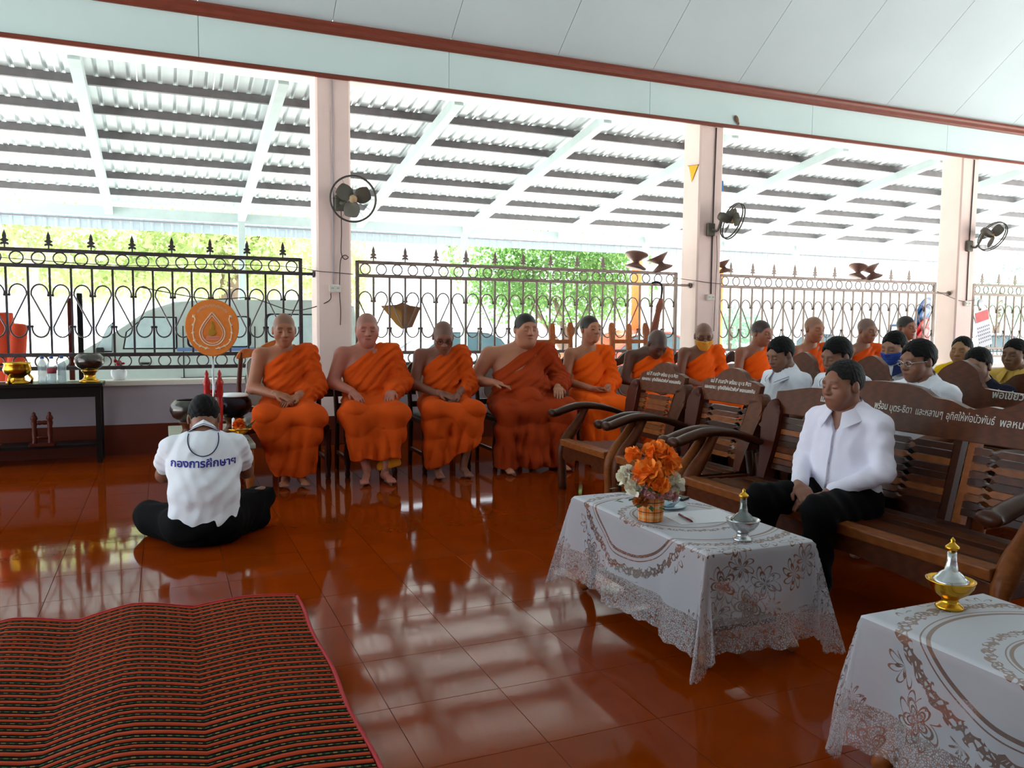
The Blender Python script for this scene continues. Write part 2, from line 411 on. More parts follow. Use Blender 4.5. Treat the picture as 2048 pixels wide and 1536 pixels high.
def tree(label, x, y, crowns, trunk, mleaf, mbark, leaves=2600, ls=.17, group='trees beyond the fence'):
    t = thing('tree', label, 'tree', (x, y, GZ), 0, group)
    mb = MB()
    for pts, rad in trunk: mb.tube(spl(pts, 4), [rad[0]+(rad[1]-rad[0])*i/(4*(len(pts)-1)) for i in range(4*(len(pts)-1)+1)], 9)
    mb.build('trunk', mbark, t)
    rn = random.Random(int(x*100)); lv = MB(); tot = sum(c[3]*c[4]*c[5] for c in crowns)
    for cx, cy, cz_, rx, ry, rz in crowns:
        for i in range(int(2.3*leaves*rx*ry*rz/tot)):
            while True:
                d = Vector((rn.uniform(-1, 1), rn.uniform(-1, 1), rn.uniform(-1, 1)))
                if d.length < 1: break
            n1 = noise.noise(Vector((d.x*2.2+x, d.y*2.2, d.z*2.2)))
            if n1 < -.12 and rn.random() < .8: continue
            p = Vector((cx+d.x*rx, cy+d.y*ry, cz_+d.z*rz)); s_ = ls*.62*rn.uniform(.6, 1.3)
            a = Vector((rn.gauss(0, 1), rn.gauss(0, 1), rn.gauss(0, 1))).normalized(); b = a.cross(Vector((rn.gauss(0, 1), rn.gauss(0, 1), rn.gauss(0, 1)))).normalized()
            lv.add([p-a*s_, p+b*s_*.45, p+a*s_, p-b*s_*.45], [(0, 1, 2, 3)])
    tag(lv.build('foliage', mleaf, t), kind='stuff')
    return t
tree('tall tree with a pale slim trunk beyond the fence, leftmost', -2.35, 19, [(-.3, 0, 3.5, 2.3, 1.6, 1.2), (-1.8, 1, 3.6, 1.8, 1.5, 1.3), (1.6, 1.5, 3.0, 1.6, 1.3, 1.0), (.4, 1, 2.5, 1.2, 1, .6)], [([(.0, 0, 0), (.05, 0, 1.5), (-.05, 0, 3), (.3, 0, 4.6)], (.17, .10))], m_leafA, m_barkp, 5200)
tree('yellow-green tree with thick brown trunk rising behind the van', 1.5, 21, [(-1.2, 0, 3.2, 1.9, 1.5, 1.2), (1.6, .5, 3.4, 2.1, 1.6, 1.3), (.2, -1.2, 4.1, 2.3, 1.4, 1.0), (2.6, 0, 2.5, 1.1, 1, .7), (.0, .8, 2.6, 1.6, 1.0, .6)], [([(0, 0, 0), (-.05, 0, 1.6), (.0, 0, 2.8), (-.3, 0, 4.4)], (.27, .18)), ([(0, 0, 2.2), (.5, 0, 3.4), (1.2, 0, 4.6)], (.14, .06))], m_leafA, m_bark, 6800)
tree('dense green round tree over the parked cars between left and middle columns', 11.6, 23, [(0, 0, 3.0, 2.6, 1.8, 1.5), (-1.9, 0, 2.7, 1.4, 1.3, 1.15), (2.0, .2, 3.0, 1.5, 1.3, 1.3), (0, -.5, 4.2, 2.4, 1.5, 1.0), (-2.6, .4, 3.4, 1.4, 1, 1)], [([(0, 0, 0), (.1, 0, 1.2), (-.3, 0, 2.4)], (.16, .08)), ([(0, 0, .9), (.6, 0, 1.6), (1.2, 0, 2.6)], (.1, .04)), ([(0, 0, .8), (-.7, 0, 1.7), (-1.2, 0, 2.4)], (.1, .04))], m_leafB, m_bark, 7000, .15)
tree('small light green sapling right of the left column', 4.7, 22, [(0, 0, 1.9, .6, .5, .9), (.2, 0, 2.9, .5, .5, .6)], [([(0, 0, 0), (.05, 0, 1.2), (0, 0, 2.4)], (.04, .02))], m_leafA, m_bark, 420, .13)
tree('hazy dusty-green tree at the far right behind the calendar', 27.5, 20, [(0, 0, 3.2, 2.6, 2, 1.6), (2, 0, 2.4, 1.8, 1.6, 1.6)], [([(0, 0, 0), (0, 0, 1.5), (.2, 0, 3)], (.16, .08))], m_leafC, m_bark, 2600)
tree('hazy dusty-green bush beyond the fence between middle and right columns', 20.5, 26, [(0, 0, 1.5, .9, .8, .9), (1.2, 0, 1.3, .7, .7, .7)], [([(0, 0, 0), (0, 0, .8), (.1, 0, 1.6)], (.1, .05))], m_leafC, m_bark, 700)

# ---------------------------------------------------------------- vehicles
m_vanp = mat('van_paint', (168, 180, 174), .3, 0, var=.04, coat=.3)
m_glass = mat('car_glass', (176, 196, 196), .06, 0, var=.1, spec=.9)
m_rub = mat('black_rubber', (24, 24, 26), .7, var=.2)
m_hub = mat('hub_cap', (150, 152, 156), .35, .7)
m_blue = mat('blue_panel', (96, 118, 158), .4, 0, var=.05)
m_chrome = mat('chrome', (190, 192, 196), .18, 1, var=.06)
m_cglass = mat('tinted_car_glass', (58, 78, 84), .1, 0, var=.1)
def rrect(x0, z0, x1, z1, r=.05, sk=0, k=4):
    P = []
    for cx, cy, a0 in ((x1-r, z1-r, 0), (x0+r, z1-r, 90), (x0+r, z0+r, 180), (x1-r, z0+r, 270)):
        for i in range(k+1):
            a = R(a0+90*i/k); P.append((cx+r*math.cos(a)+sk*((cy+r*math.sin(a))-z0), cy+r*math.sin(a)))
    return P
def wheel(t, x, y, z, r=.30):
    w = MB().lathe([(0, -.09), (r*.9, -.09), (r, -.06), (r, .06), (r*.9, .09), (0, .09)], 20, (x, y, z), Matrix.Rotation(R(90), 3, 'X')).build('wheel', m_rub, t)
    MB().lathe([(0, -.02), (r*.6, -.02), (r*.55, .0), (0, .02)], 16, (x, y-.09, z), Matrix.Rotation(R(90), 3, 'X')).build('hub_cap', m_hub, w)
def vehicle(name, label, cat, loc, prof, width, panes, paint, wheels, extras=None, wr=.30, glass=None):
    t = thing(name, label, cat, loc)
    body = outline('body', prof, lambda a, b, q_: (a, q_, b), 0, width, paint, t, .05)
    for i, pn in enumerate(panes):
        fr = MB().prism([(a+(a-sum(p[0] for p in pn)/len(pn))*.07, b+(b-sum(p[1] for p in pn)/len(pn))*.09) for a, b in pn], lambda a, b, q_: (a, q_, b), -.006, .004).build('window_frame', m_rub, t)
        MB().prism(pn, lambda a, b, q_: (a, q_, b), -.012, .0).build('pane', glass or m_glass, fr)
    for x in wheels:
        wheel(t, x, .06, wr, wr); wheel(t, x, width-.06, wr, wr)
    if extras: extras(t)
    return t
# white van : local z measured from the yard
vp = [(-1.5, .3), (-1.52, .75), (-1.42, .98), (-.98, 1.17), (-.2, 1.77), (.15, 1.89), (.6, 1.93), (2.4, 1.96), (2.72, 1.87), (2.82, 1.25), (2.84, .35), (2.5, .28), (-1.1, .26)]
def vanx(t):
    for x in (-.62, .26, 1.24): MB().box((x, -.004, .95), (.014, .01, 1.2)).build('door_seam', m_rub, t)
    MB().box((.7, -.006, 1.215), (1.05, .012, .05)).build('side_moulding', m_blue, t)
    MB().box((2.15, -.004, 1.08), (1.2, .01, .20)).build('side_band', m_blue, t)
    MB().box((.72, -.012, .78), (1.0, .02, .07)).build('slide_rail', m_rub, t)
    MB().box((-.25, -.02, 1.02), (.14, .03, .03)).build('door_handle', m_rub, t)
    MB().box((-.8, -.08, 1.15), (.10, .12, .2), ch=.02).build('mirror', m_rub, t)
    MB().box((.6, -.004, .52), (3.6, .01, .07)).build('sill_stripe', m_rub, t)
vehicle('van', 'white passenger van parked beyond the left fence panel', 'van', (0, 12.5, GZ), vp, 1.65,
        [[(-.86, 1.2), (-.66, 1.2), (-.64, 1.58), (-.7, 1.52)], [(-.5, 1.24), (.16, 1.24), (.16, 1.66), (-.24, 1.66), (-.46, 1.46)], rrect(.34, 1.26, 1.16, 1.68, .06), rrect(1.42, 1.26, 2.55, 1.72, .08)],
        m_vanp, (-1.0, 1.95), vanx)
m_car1 = mat('silver_paint', (150, 156, 160), .25, .3, coat=.4, var=.03)
m_car2 = mat('red_brown_paint', (164, 70, 50), .3, .1, coat=.4, var=.03)
m_car3 = mat('pale_blue_paint', (186, 206, 222), .3, .1, coat=.4, var=.03)
sp_ = [(-2.2, .3), (-2.2, .7), (-1.9, .82), (-1.05, .9), (-.45, 1.32), (.0, 1.44), (.7, 1.43), (1.3, 1.2), (1.65, .98), (2.15, .92), (2.25, .5), (2.2, .28)]
spw = [[(-.86, .93), (-.3, .93), (-.3, 1.3), (-.42, 1.27)], [(-.24, .93), (.45, .93), (.45, 1.36), (-.24, 1.36)], [(.51, .93), (1.3, .95), (1.05, 1.22), (.75, 1.34), (.51, 1.36)]]
vehicle('car', 'silver saloon car parked behind the second and third monks', 'car', (6.6, 18.6, GZ), sp_, 1.7, spw, m_car1, (-1.35, 1.35), glass=m_cglass)
vehicle('car', 'dark red hatchback parked behind the fence near the middle column', 'car', (11.7, 18.2, GZ), sp_, 1.7, spw, m_car2, (-1.35, 1.35), glass=m_cglass)
vehicle('car', 'pale blue car parked at the far right beyond the calendar', 'car', (21.5, 15.6, GZ), sp_, 1.7, spw, m_car3, (-1.35, 1.35), glass=m_cglass)
vehicle('car', 'pale blue saloon seen behind the monks between middle and right columns', 'car', (16.6, 17.5, GZ), sp_, 1.7, spw, m_car3, (-1.35, 1.35), glass=m_cglass)

# ---------------------------------------------------------------- far pavilion with blue signs and orange cloth
m_white = mat('white_render', (235, 236, 232), .8, var=.04)
pv = thing('pavilion', 'white open pavilion far behind the fence at the right', 'building', (33, 30, GZ))
MB().box((0, 1.5, 4.6), (22, 3, 2.6)).build('upper_wall', m_white, pv)
MB().box((0, 3, 1.5), (22, .2, 3.0)).build('rear_wall', m_white, pv)
outline('roof', [(-11.6, 5.9), (11.6, 5.9), (10.5, 7.2), (-10.5, 7.2)], lambda a, b, q_: (a, q_, b), -.4, 3.4, mat('pavilion_roof', (200, 190, 180), .7), pv, 0)
for i in range(7): MB().box((-10.5+3.5*i, .2, 1.65), (.28, .28, 3.3)).build('pillar', m_white, pv)
m_sign = mat('sign_blue', (70, 150, 205), .5, var=.05); m_signw = mat('sign_white', (240, 244, 246), .5)
sgl = ['leftmost blue hanging sign board on the far pavilion', 'second blue hanging sign board from the left on the far pavilion', 'third blue hanging sign board from the left on the far pavilion', 'fourth hanging sign board, pale turquoise, on the far pavilion', 'rightmost hanging sign board, partly behind the right column']
for i, x in enumerate((29.9, 31.5, 33.3, 35.1, 36.6)):
    s_ = thing('sign_board', sgl[i], 'sign', (x, 29.965, 4.93), 0)
    outline('board', rrect(-.62, -.36, .62, .42, .22 if i else .05), lambda a, b, q_: (a, q_, b), -.02, .02, m_sign, s_, .005)
    for z, l in ((.24, .9), (.06, .62), (-.08, .8), (-.22, .7)): MB().box((0, -.024, z), (l, .006, .07)).build('text_band', m_signw, s_)
    
m_ocl = mat('orange_cloth_far', (236, 128, 70), .8, var=.15)
def banner(label, x, y, w, h):
    t = thing('banner', label, 'banner', (x, y, GZ))
    MB().tube([(-w/2-.05, 0, 0), (-w/2-.05, 0, h+.5)], .03, 8).build('pole', m_rafter, t)
    MB().grid(lambda u, v: (-w/2+u*w, .05*math.sin(u*9), .9+v*h*.85), 12, 8).build('cloth', m_ocl, t)
banner('tall orange cloth banner beside the middle column, beyond the fence', 12.55, 20, .55, 3.0)
banner('orange cloth banner on a pole between middle and right columns', 17.0, 22.5, .8, 3.2)
# red and blue stacked plastic chairs
m_pr = mat('red_plastic', (196, 44, 48), .4, var=.06); m_pb = mat('blue_plastic', (40, 84, 140), .4, var=.06)
def plastic_chair(m, loc, label, rz):
    t = thing('plastic_chair', label, 'chair', loc, rz, 'stacked plastic chairs beyond the fence')
    MB().grid(lambda u, v: (-.22+.44*u, -.22+.42*v, .42+.02*math.cos(6*u-3)), 6, 5).box((0, 0, .405), (.42, .4, .02)).build('seat', m, t)
    outline('backrest', smooth_poly([(-.21, .44), (.21, .44), (.22, .7), (.14, .84), (0, .87), (-.14, .84), (-.22, .7)], 4), lambda a, b, q_: (a, .2+(b-.44)*.18+.05*(1-(a/.22)**2)+q_, b), 0, .018, m, t, .004)
    for sx in (-1, 1):
        for sy in (-1, 1): MB().tube([(sx*.19, sy*.18, .42), (sx*.23, sy*.23, 0)], .022, 7).build('leg', m, t)
    return t
for i in range(9):
    top = i >= 7
    plastic_chair(m_pb if top else m_pr, (11.25+.012*i, 9.75+.01*i, GZ+.15*i+.03*(i >= 7)), ('lower' if i == 7 else 'upper')+' of two blue plastic chairs on top of the red stack' if top else ('bottom', 'second', 'third', 'fourth', 'fifth', 'sixth', 'topmost')[i]+' red plastic chair in the stack beside the right column, counted upwards', R(200))

# ================================================================ FURNITURE
w_dark = wood('dark_wood', (70, 34, 18), (42, 18, 8), .22, (3, 30, 30))
w_mid = wood('mid_wood', (104, 52, 24), (62, 28, 14), .24, (3, 30, 30))
w_light = wood('light_wood', (150, 84, 38), (104, 54, 24), .28, (3, 30, 30))
w_oran = wood('orange_wood', (186, 104, 48), (140, 70, 30), .35, (3, 30, 30))
w_red = wood('red_wood', (90, 34, 20), (60, 20, 12), .25, (20, 20, 3))
m_letter = mat('silver_lettering', (196, 190, 182), .5, .2, var=.1)
def yb(z): return .24+.16*(z-.36)/.62
def settee(name, label, cat, loc, rotz, W, secs, crest, lines, group=None, arms=True, seed=0, peak=1.0):
    """wooden armchair / bench facing local -Y. secs: section edges in x; crest: top outline points (x, z)"""
    rn = random.Random(seed); t = thing(name, label, cat, loc, rotz, group); h = W/2
    z0 = min(z for _, z in crest)-.13
    lean = lambda a, b, q_: (a, yb(b)+q_, b)
    tops = sorted(crest); 
    pts = [p.to_2d() for p in spl([(a, b, 0) for a, b in tops], 6)]
    cr = outline('crest_rail', [(tops[0][0], z0), (tops[-1][0], z0)]+[(p.x, p.y) for p in pts[::-1]], lean, -.022, .018, w_mid, t, .006)
    for (txt, sz, x, z) in lines:
        me = text_mesh(txt, abs(sz), m_letter, bold=.0012)
        if sz < 0:   # negative size: fit to that width at letter height .052
            xs_ = [v.co.x for v in me.vertices]; k_ = -sz/(max(xs_)-min(xs_)); ky = .052/-sz
            for v in me.vertices: v.co.x *= k_; v.co.y *= ky
        o = obj('lettering', me, cr, (x, yb(z)-.0245, z), (R(90-14.5), 0, 0))
    # stiles
    for i, x in enumerate(secs):
        if i in (0, len(secs)-1): continue
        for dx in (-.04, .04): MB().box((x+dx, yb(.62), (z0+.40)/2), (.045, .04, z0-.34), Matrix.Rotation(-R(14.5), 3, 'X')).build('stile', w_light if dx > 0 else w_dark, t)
    if W < 1: ends = (secs[0], secs[-1])
    else: ends = (secs[0], secs[-1])
    for x, sg in ((ends[0], 1), (ends[1], -1)):
        P = [(0, .30), (.05*sg, .30), (.06*sg, .42), (.075*sg, .60), (.06*sg, .78), (.055*sg, z0+.0), (.025*sg, z0+.06), (-.02*sg, z0+.085), (-.065*sg, z0+.05), (-.088*sg, z0-.05), (-.07*sg, .66), (-.03*sg, .50), (-.01*sg, .40)]
        P = smooth_poly(P, 3)
        if sg < 0: P = P[::-1]
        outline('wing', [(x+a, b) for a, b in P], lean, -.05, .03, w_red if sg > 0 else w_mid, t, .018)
    ns = 9; hs = (z0-.02-.42)/ns
    for a, b in zip(secs[:-1], secs[1:]):
        lo, hi = a+.055, b-.055; wdt = hi-lo
        n1, n2 = lo+wdt*.2, hi-wdt*.2
        for k in range(ns):
            zb_ = .42+k*hs+.003; zt_ = zb_+hs-.005
            def edge(z, sg):
                E_ = [(lo, z)]
                for nx in (n1, n2):
                    for q_ in (-.03, -.018, 0, .018, .03): E_.append((nx+q_, z-sg*.013*max(0, 1-(q_/.03)**2)))
                return E_+[(hi, z)]
            poly = edge(zb_, -1)+edge(zt_, 1)[::-1]
            mm = rn.choice([w_dark, w_dark, w_mid, w_mid, w_light]) if k not in (2, 6) else w_light
            outline('back_slat', poly, lean, -.014, .008, mm, t, 0)
    # seat
    for k in range(7):
        y = -.30+k*.083; z = .375-.004*k-.012*math.sin(k/6*math.pi)
        mm = (w_light, w_dark, w_mid, w_mid, w_dark, w_mid, w_dark)[k]
        MB().box((0, y, z), (W-.12, .076, .035 if k else .05), Matrix.Rotation(R(4), 3, 'X'), ch=.008).build('seat_slat', mm, t)
    outline('front_rail', smooth_poly([(-h+.08, .34), (-h+.08, .24), (-h+.25, .23), (-.15*W, .27), (0, .255), (.15*W, .27), (h-.25, .23), (h-.08, .24), (h-.08, .34), (0, .345)], 3), lambda a, b, q_: (a, -.30+q_, b), -.015, .02, w_mid, t, .006)
    MB().box((0, .24, .30), (W-.14, .04, .08)).build('rear_rail', w_dark, t)
    if W > 1.2:
        for x in (-.45, 0, .45): MB().box((x*W*.6, -.02, .325), (.05, .50, .04)).build('bearer', w_dark, t)
    for sx in (-1, 1):
        x = sx*(h-.035)
        ap = spl([(x, .31, .545), (x, .16, .60), (x, 0, .64), (x, -.16, .65), (x, -.28, .625), (x, -.36, .60), (x, -.42, .60)], 5)
        rr_ = [.020+.014*min(1, i/12) for i in range(len(ap))]; rr_[-4:] = [.036, .038, .034, .018]
        MB().tube(ap, rr_, 10, flat=(1.45, .85)).build('arm', w_dark, t)
        lp = spl([(x, -.10, .63), (x, -.17, .52), (x, -.26, .40), (x, -.31, .30), (x, -.305, .18), (x, -.30, .0)], 4)
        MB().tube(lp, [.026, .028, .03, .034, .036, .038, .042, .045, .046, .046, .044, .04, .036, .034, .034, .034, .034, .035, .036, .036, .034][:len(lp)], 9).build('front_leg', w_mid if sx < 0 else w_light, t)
        MB().tube([(x, .24, .50), (x, .28, .25), (x, .33, 0)], [.028, .03, .03], 8).build('rear_leg', w_dark, t)
        MB().box((x, -.02, .32), (.04, .55, .07), ch=.006).build('side_rail', w_mid, t)
    return t
ch1 = [(-.30, .885), (-.24, .905), (-.17, .915), (-.1, .965), (0, .985), (.1, .965), (.17, .915), (.24, .905), (.30, .885)]
ch1 = [(a, b+.015) for a, b in ch1]
tl = [('แม่ สี สมสมัย พร้อม บุตร ธิดา', .036, 0, .905), ('และหลานๆ อุทิศให้พ่อบัวพันธ์ พลหนองหิน', .032, 0, .862)]
settee('armchair', 'carved wooden armchair with lettered crest, farthest one beside the monks', 'chair', (3.14, 5.235, 0), R(-90), .80, [-.31, .31], ch1, tl, None, True, 3)
settee('armchair', 'carved wooden armchair with lettered crest, next to the bench', 'chair', (3.14, 4.42, 0), R(-90), .76, [-.31, .31], ch1, tl, None, True, 5)
bc = [(-.98, .885), (-.9, .895), (-.72, .925), (-.55, .935), (-.38, .985), (-.2, 1.0), (0.02, .985), (.12, .945), (.22, .935), (.33, .905), (.42, .925), (.5, .925), (.6, .975), (.74, .985), (.86, .93), (.98, .885)]
settee('bench', 'long carved wooden bench with a lettered crest under the seated man', 'bench', (3.14, 2.98, 0), R(-90), 2.06, [-.95, .335, .95], bc,
       [('แม่', -.05, -.585, .872), ('พร้อม', -.085, -.18, .872), ('บุตร-ธิดา', -.135, -.055, .868), ('และหลานๆ', -.155, .115, .866), ('อุทิศให้พ่อบัวพันธ์', -.25, .338, .862), ('พลหนองหิน', -.22, .60, .86)], None, True, 8)
settee('armchair', 'wooden armchair at the right edge beside the bench, only its arm showing', 'chair', (3.10, 1.40, 0), R(-90), .78, [-.31, .31], ch1, [], None, True, 9)
# second and third rows: benches with round humps
def humps(cs, lo, hi, base=.93, pk=1.09, r=.17):
    P = [(lo, base-.02)]
    for c in cs:
        P += [(c-r-.07, base), (c-r, base+.02), (c-r*.72, base+(pk-base)*.62), (c-r*.35, pk-.02), (c, pk), (c+r*.35, pk-.02), (c+r*.72, base+(pk-base)*.62), (c+r, base+.02), (c+r+.07, base)]
    P.append((hi, base-.02)); P.sort(); return P
settee('bench', 'dark wooden bench with rounded humps on its back, second row', 'bench', (4.02, 3.95, 0), R(-90), 2.5, [-1.16, -.4, .4, 1.16], humps((-.80, -.16, .52), -1.18, 1.18), [('พ่อเขียว', .06, .86, .905)], None, True, 11)
settee('bench', 'dark wooden bench in the third row, mostly hidden behind people', 'bench', (4.95, 4.10, 0), R(-90), 2.2, [-1.0, 0, 1.0], humps((-.5, .5), -1.04, 1.04, .90, 1.0), [], None, True, 12)
settee('bench', 'dark wooden bench in the rearmost row under the people in yellow', 'bench', (5.95, 4.35, 0), R(-90), 2.0, [-.9, 0, .9], humps((-.5, .5), -.94, .94, .88, .95), [], None, True, 13)

# monks' chairs
m_pad = mat('grey_upholstery', (146, 146, 140), .6, var=.1, scale=5)
m_pipe = mat('white_piping', (210, 208, 200), .6)
def monk_chair(loc, label, rz=0, mw=None, mc=None, wide=.62):
    t = thing('dining_chair', label, 'chair', loc, rz, "monks' chairs in the row")
    mw = mw or w_dark; mc = mc or mw; h = wide/2-.03; q0 = 0 if wide > .65 else -.13
    MB().box((0, -.02, .43), (wide-.04, .46, .05), ch=.012).build('seat_frame', mw, t)
    MB().box((0, -.02, .47), (wide-.08, .42, .04), ch=.018).build('seat_pad', m_pad, t)
    for sx in (-1, 1):
        MB().lathe([(.02, 0), (.024, .03), (.018, .06), (.028, .12), (.03, .2), (.022, .28), (.03, .34), (.03, .41)], 10, (sx*h, -.21, 0)).build('leg', mw, t)
        MB().tube([(sx*h, .25, 0), (sx*h, .21, .42), (sx*(h+.01), .25, .75), (sx*(h-.02), .31, 1.02+q0)], [.02, .022, .02, .018], 8).build('leg', mw, t)
        MB().box((sx*h, 0, .15), (.022, .42, .03)).build('stretcher', mw, t)
    cr = smooth_poly([(-h-.02, .97), (-h+.03, 1.05), (-h*.55, 1.05), (-h*.35, 1.09), (0, 1.13), (h*.35, 1.09), (h*.55, 1.05), (h-.03, 1.05), (h+.02, .97), (h*.6, .99), (0, 1.02), (-h*.6, .99)], 4)
    outline('crest_rail', cr[::-1], lambda a, b, q_: (a, .27+(b-.9)*.2+q_, b+q0), 0, .04, mc, t, .008)
    bp = smooth_poly([(-h+.08, .58), (h-.08, .58), (h-.06, .8), (h-.08, .97), (0, 1.0), (-h+.08, .97), (-h+.06, .8)], 4)
    p_ = outline('back_pad', bp, lambda a, b, q_: (a, .25+(b-.75)*.2+q_, b+q0*(b-.58)/.4), -.03, .03, m_pad, t, .02)
    MB().tube([(a, .25+(b-.75)*.2-.028, b+q0*(b-.58)/.4) for a, b in bp], .006, 6, True).build('piping', m_pipe, p_)
    MB().box((0, .235, .55), (2*h, .03, .05)).build('lower_rail', mw, t)
    return t
SEATS = [(.90, 6.86), (1.58, 6.86), (2.24, 6.84), (2.98, 6.86), (3.72, 6.86), (4.36, 6.86), (5.0, 6.86), (5.70, 6.86), (6.43, 6.86), (7.19, 6.86), (7.80, 6.86)]
cl = ['wooden dining chair with orange carved crest under the leftmost monk', 'wooden dining chair under the stout monk with hands on his knees', 'dark wooden dining chair under the monk in glasses', 'wooden dining chair under the very large monk', 'wooden dining chair under the young monk looking aside', 'wooden dining chair under the monk bowing deeply', 'wooden dining chair under the monk in a yellow mask', 'wooden dining chair under the monk turning right before the middle column', 'wooden dining chair under the third monk from the right', 'wooden dining chair under the second monk from the right', 'wooden dining chair under the rightmost monk']
for i, (x, y) in enumerate(SEATS):
    monk_chair((x, y, 0), cl[i], 0, w_dark if i != 0 else w_red, w_oran if i in (0,) else None, .70 if i == 0 else (.62 if i == 3 else .46))
# high-backed chairs behind
def high_chair(loc, label, rz):
    t = thing('high_back_chair', label, 'chair', loc, rz, 'high-backed wooden chairs by the fence')
    MB().box((0, 0, .44), (.5, .44, .04), ch=.008).build('seat', w_oran, t)
    for sx in (-1, 1):
        outline('back_post', smooth_poly([(-.022, 0), (.022, 0), (.024, .5), (.03, .9), (.02, 1.1), (.035, 1.2), (.022, 1.29), (-.022, 1.29), (-.035, 1.2), (-.02, 1.1), (-.024, .9), (-.024, .5)], 3), lambda a, b, q_: (sx*.23+a, .20+.05*b+q_, b), 0, .035, w_oran, t, .006)
        MB().box((sx*.22, -.19, .21), (.04, .04, .42)).build('leg', w_oran, t)
    outline('back_post', smooth_poly([(-.022, .5), (.022, .5), (.03, .9), (.03, 1.2), (.02, 1.28), (-.02, 1.28), (-.03, 1.2), (-.03, .9)], 3), lambda a, b, q_: (a, .20+.05*b+q_, b), 0, .03, w_oran, t, .006)
    for z, hh in ((.62, .05), (1.08, .045), (.86, .04)): MB().box((0, .215+.05*z, z), (.44, .025, hh)).build('rail', w_oran, t)
    return t
high_chair((4.02, 7.95, 0), 'high-backed orange wooden chair behind the young monk', 0)
high_chair((5.02, 7.95, 0), 'high-backed orange wooden chair between the bowing and masked monks', 0)

# tables along the fence
m_black = mat('black_lacquer', (20, 15, 13), .4, var=.2, spec=.2)
m_top = mat('dull_table_top', (150, 150, 140), .35, var=.1)
def leg_table(name, label, loc, w, d, z, mt, ml, cat='table', apron=.09, turned=False):
    t = thing(name, label, cat, loc)
    MB().box((0, 0, z-.0175), (w, d, .035), ch=.005).build('tabletop', mt, t)
    for sy in (-1, 1): MB().box((0, sy*(d/2-.05), z-.035-apron/2), (w-.1, .02, apron)).build('apron', ml, t)
    for sx in (-1, 1):
        MB().box((sx*(w/2-.05), 0, z-.035-apron/2), (.02, d-.1, apron)).build('apron', ml, t)
        for sy in (-1, 1):
            c = (sx*(w/2-.04), sy*(d/2-.04), 0)
            if turned: MB().lathe([(.018, 0), (.026, .015), (.02, .04), (.03, .09), (.034, .14), (.022, .2), (.03, .22), (.03, .25), (.03, z-.036)], 12, c).build('leg', ml, t)
            else: MB().box((c[0], c[1], (z-.035)/2), (.045, .045, z-.035)).build('leg', ml, t)
    return t
t_ = leg_table('side_table', 'long black table against the low wall at the left', (-1.26, 8.28, 0), 1.50, .38, .722, m_black, m_black)
MB().box((0, 0, .16), (1.4, .3, .025)).build('lower_shelf', m_black, t_)
leg_table('long_table', 'brown table behind the two leftmost monks', (1.75, 7.62, 0), 1.7, .5, .73, w_light, w_dark)
leg_table('long_table', 'table with bottled water behind the young and bowing monks', (4.45, 7.55, 0), 2.5, .5, .73, m_white, w_dark)
leg_table('long_table', 'table by the fence behind the monks at the right', (7.6, 7.75, 0), 2.6, .5, .73, w_light, w_dark)
leg_table('offering_table', 'low light-topped offering table with turned legs before the praying man', (.31, 6.74, 0), .58, 1.28, .40, m_top, w_light, turned=True)
# red low chairs beneath the black table
def low_stand(loc, label, m, hgt):
    t = thing('turned_stand', label, 'stand', loc)
    for sx in (-1, 1):
        MB().lathe([(.022, 0), (.026, .02), (.018, .05), (.024, hgt*.4), (.018, hgt*.55), (.026, hgt*.68), (.02, hgt*.75), (.03, hgt*.8), (.022, hgt*.88), (.012, hgt*.92), (.016, hgt*.95), (.004, hgt)], 12, (sx*.06, 0, 0)).build('spindle', m, t)
    for z in (hgt*.25, hgt*.68): MB().lathe([(.014, -.05), (.02, -.02), (.016, 0), (.02, .02), (.014, .05)], 10, (0, 0, z), Matrix.Rotation(R(90), 3, 'Y')).build('cross_bar', m, t)
    MB().box((0, 0, .012), (.2, .14, .024), ch=.004).build('base', m, t)
    return t
m_redl = mat('red_lacquer', (176, 30, 26), .3, var=.1, coat=.3)
low_stand((-1.0, 8.16, .173), 'dark red turned stand on the shelf under the black table', w_red, .30)
for i, x in enumerate((-.80, -.68, -.56)): pass
low_stand((-1.42, 8.16, .173), 'orange-brown turned stand under the black table at the left edge', w_light, .30)

# ================================================================ PEOPLE
f32 = np.float32
def A_(p): return np.array(p, dtype=f32)
def rc(a, b, r1, r2, k=.03): return ('c', A_(a), A_(b), r1, r2, k)
def el(c, r, k=.03, rot=None): return ('e', A_(c), A_(r), k, None if rot is None else np.array(rot, dtype=f32))
def sub(pr): return ('s', pr)
def d1(pr, P):
    if pr[0] == 'c':
        _, a, b, r1, r2, k = pr; ba = b-a; pa = P-a; h = np.clip(pa @ ba/max(float(ba @ ba), 1e-9), 0, 1)
        q = pa-h[:, None]*ba; return np.sqrt(np.einsum('ij,ij->i', q, q))-(r1+(r2-r1)*h)
    _, c, r, k, rot = pr; q = P-c
    if rot is not None: q = q @ rot
    a = q/r; b = a/r; k0 = np.sqrt(np.einsum('ij,ij->i', a, a)); k1 = np.sqrt(np.einsum('ij,ij->i', b, b))
    return k0*(k0-1)/np.maximum(k1, 1e-6)
def smin(a, b, k):
    h = np.maximum(k-np.abs(a-b), 0)/k; return np.minimum(a, b)-h*h*k*.25
def smax(a, b, k): return -smin(-a, -b, k)
def ev(prims, P):
    d = None
    for pr in prims:
        if pr[0] == 's':
            d = smax(d, -d1(pr[1], P), pr[1][3] if pr[1][0] == 'e' else pr[1][5]); continue
        e = d1(pr, P); k = pr[5] if pr[0] == 'c' else pr[3]
        d = e if d is None else smin(d, e, k)
    return d
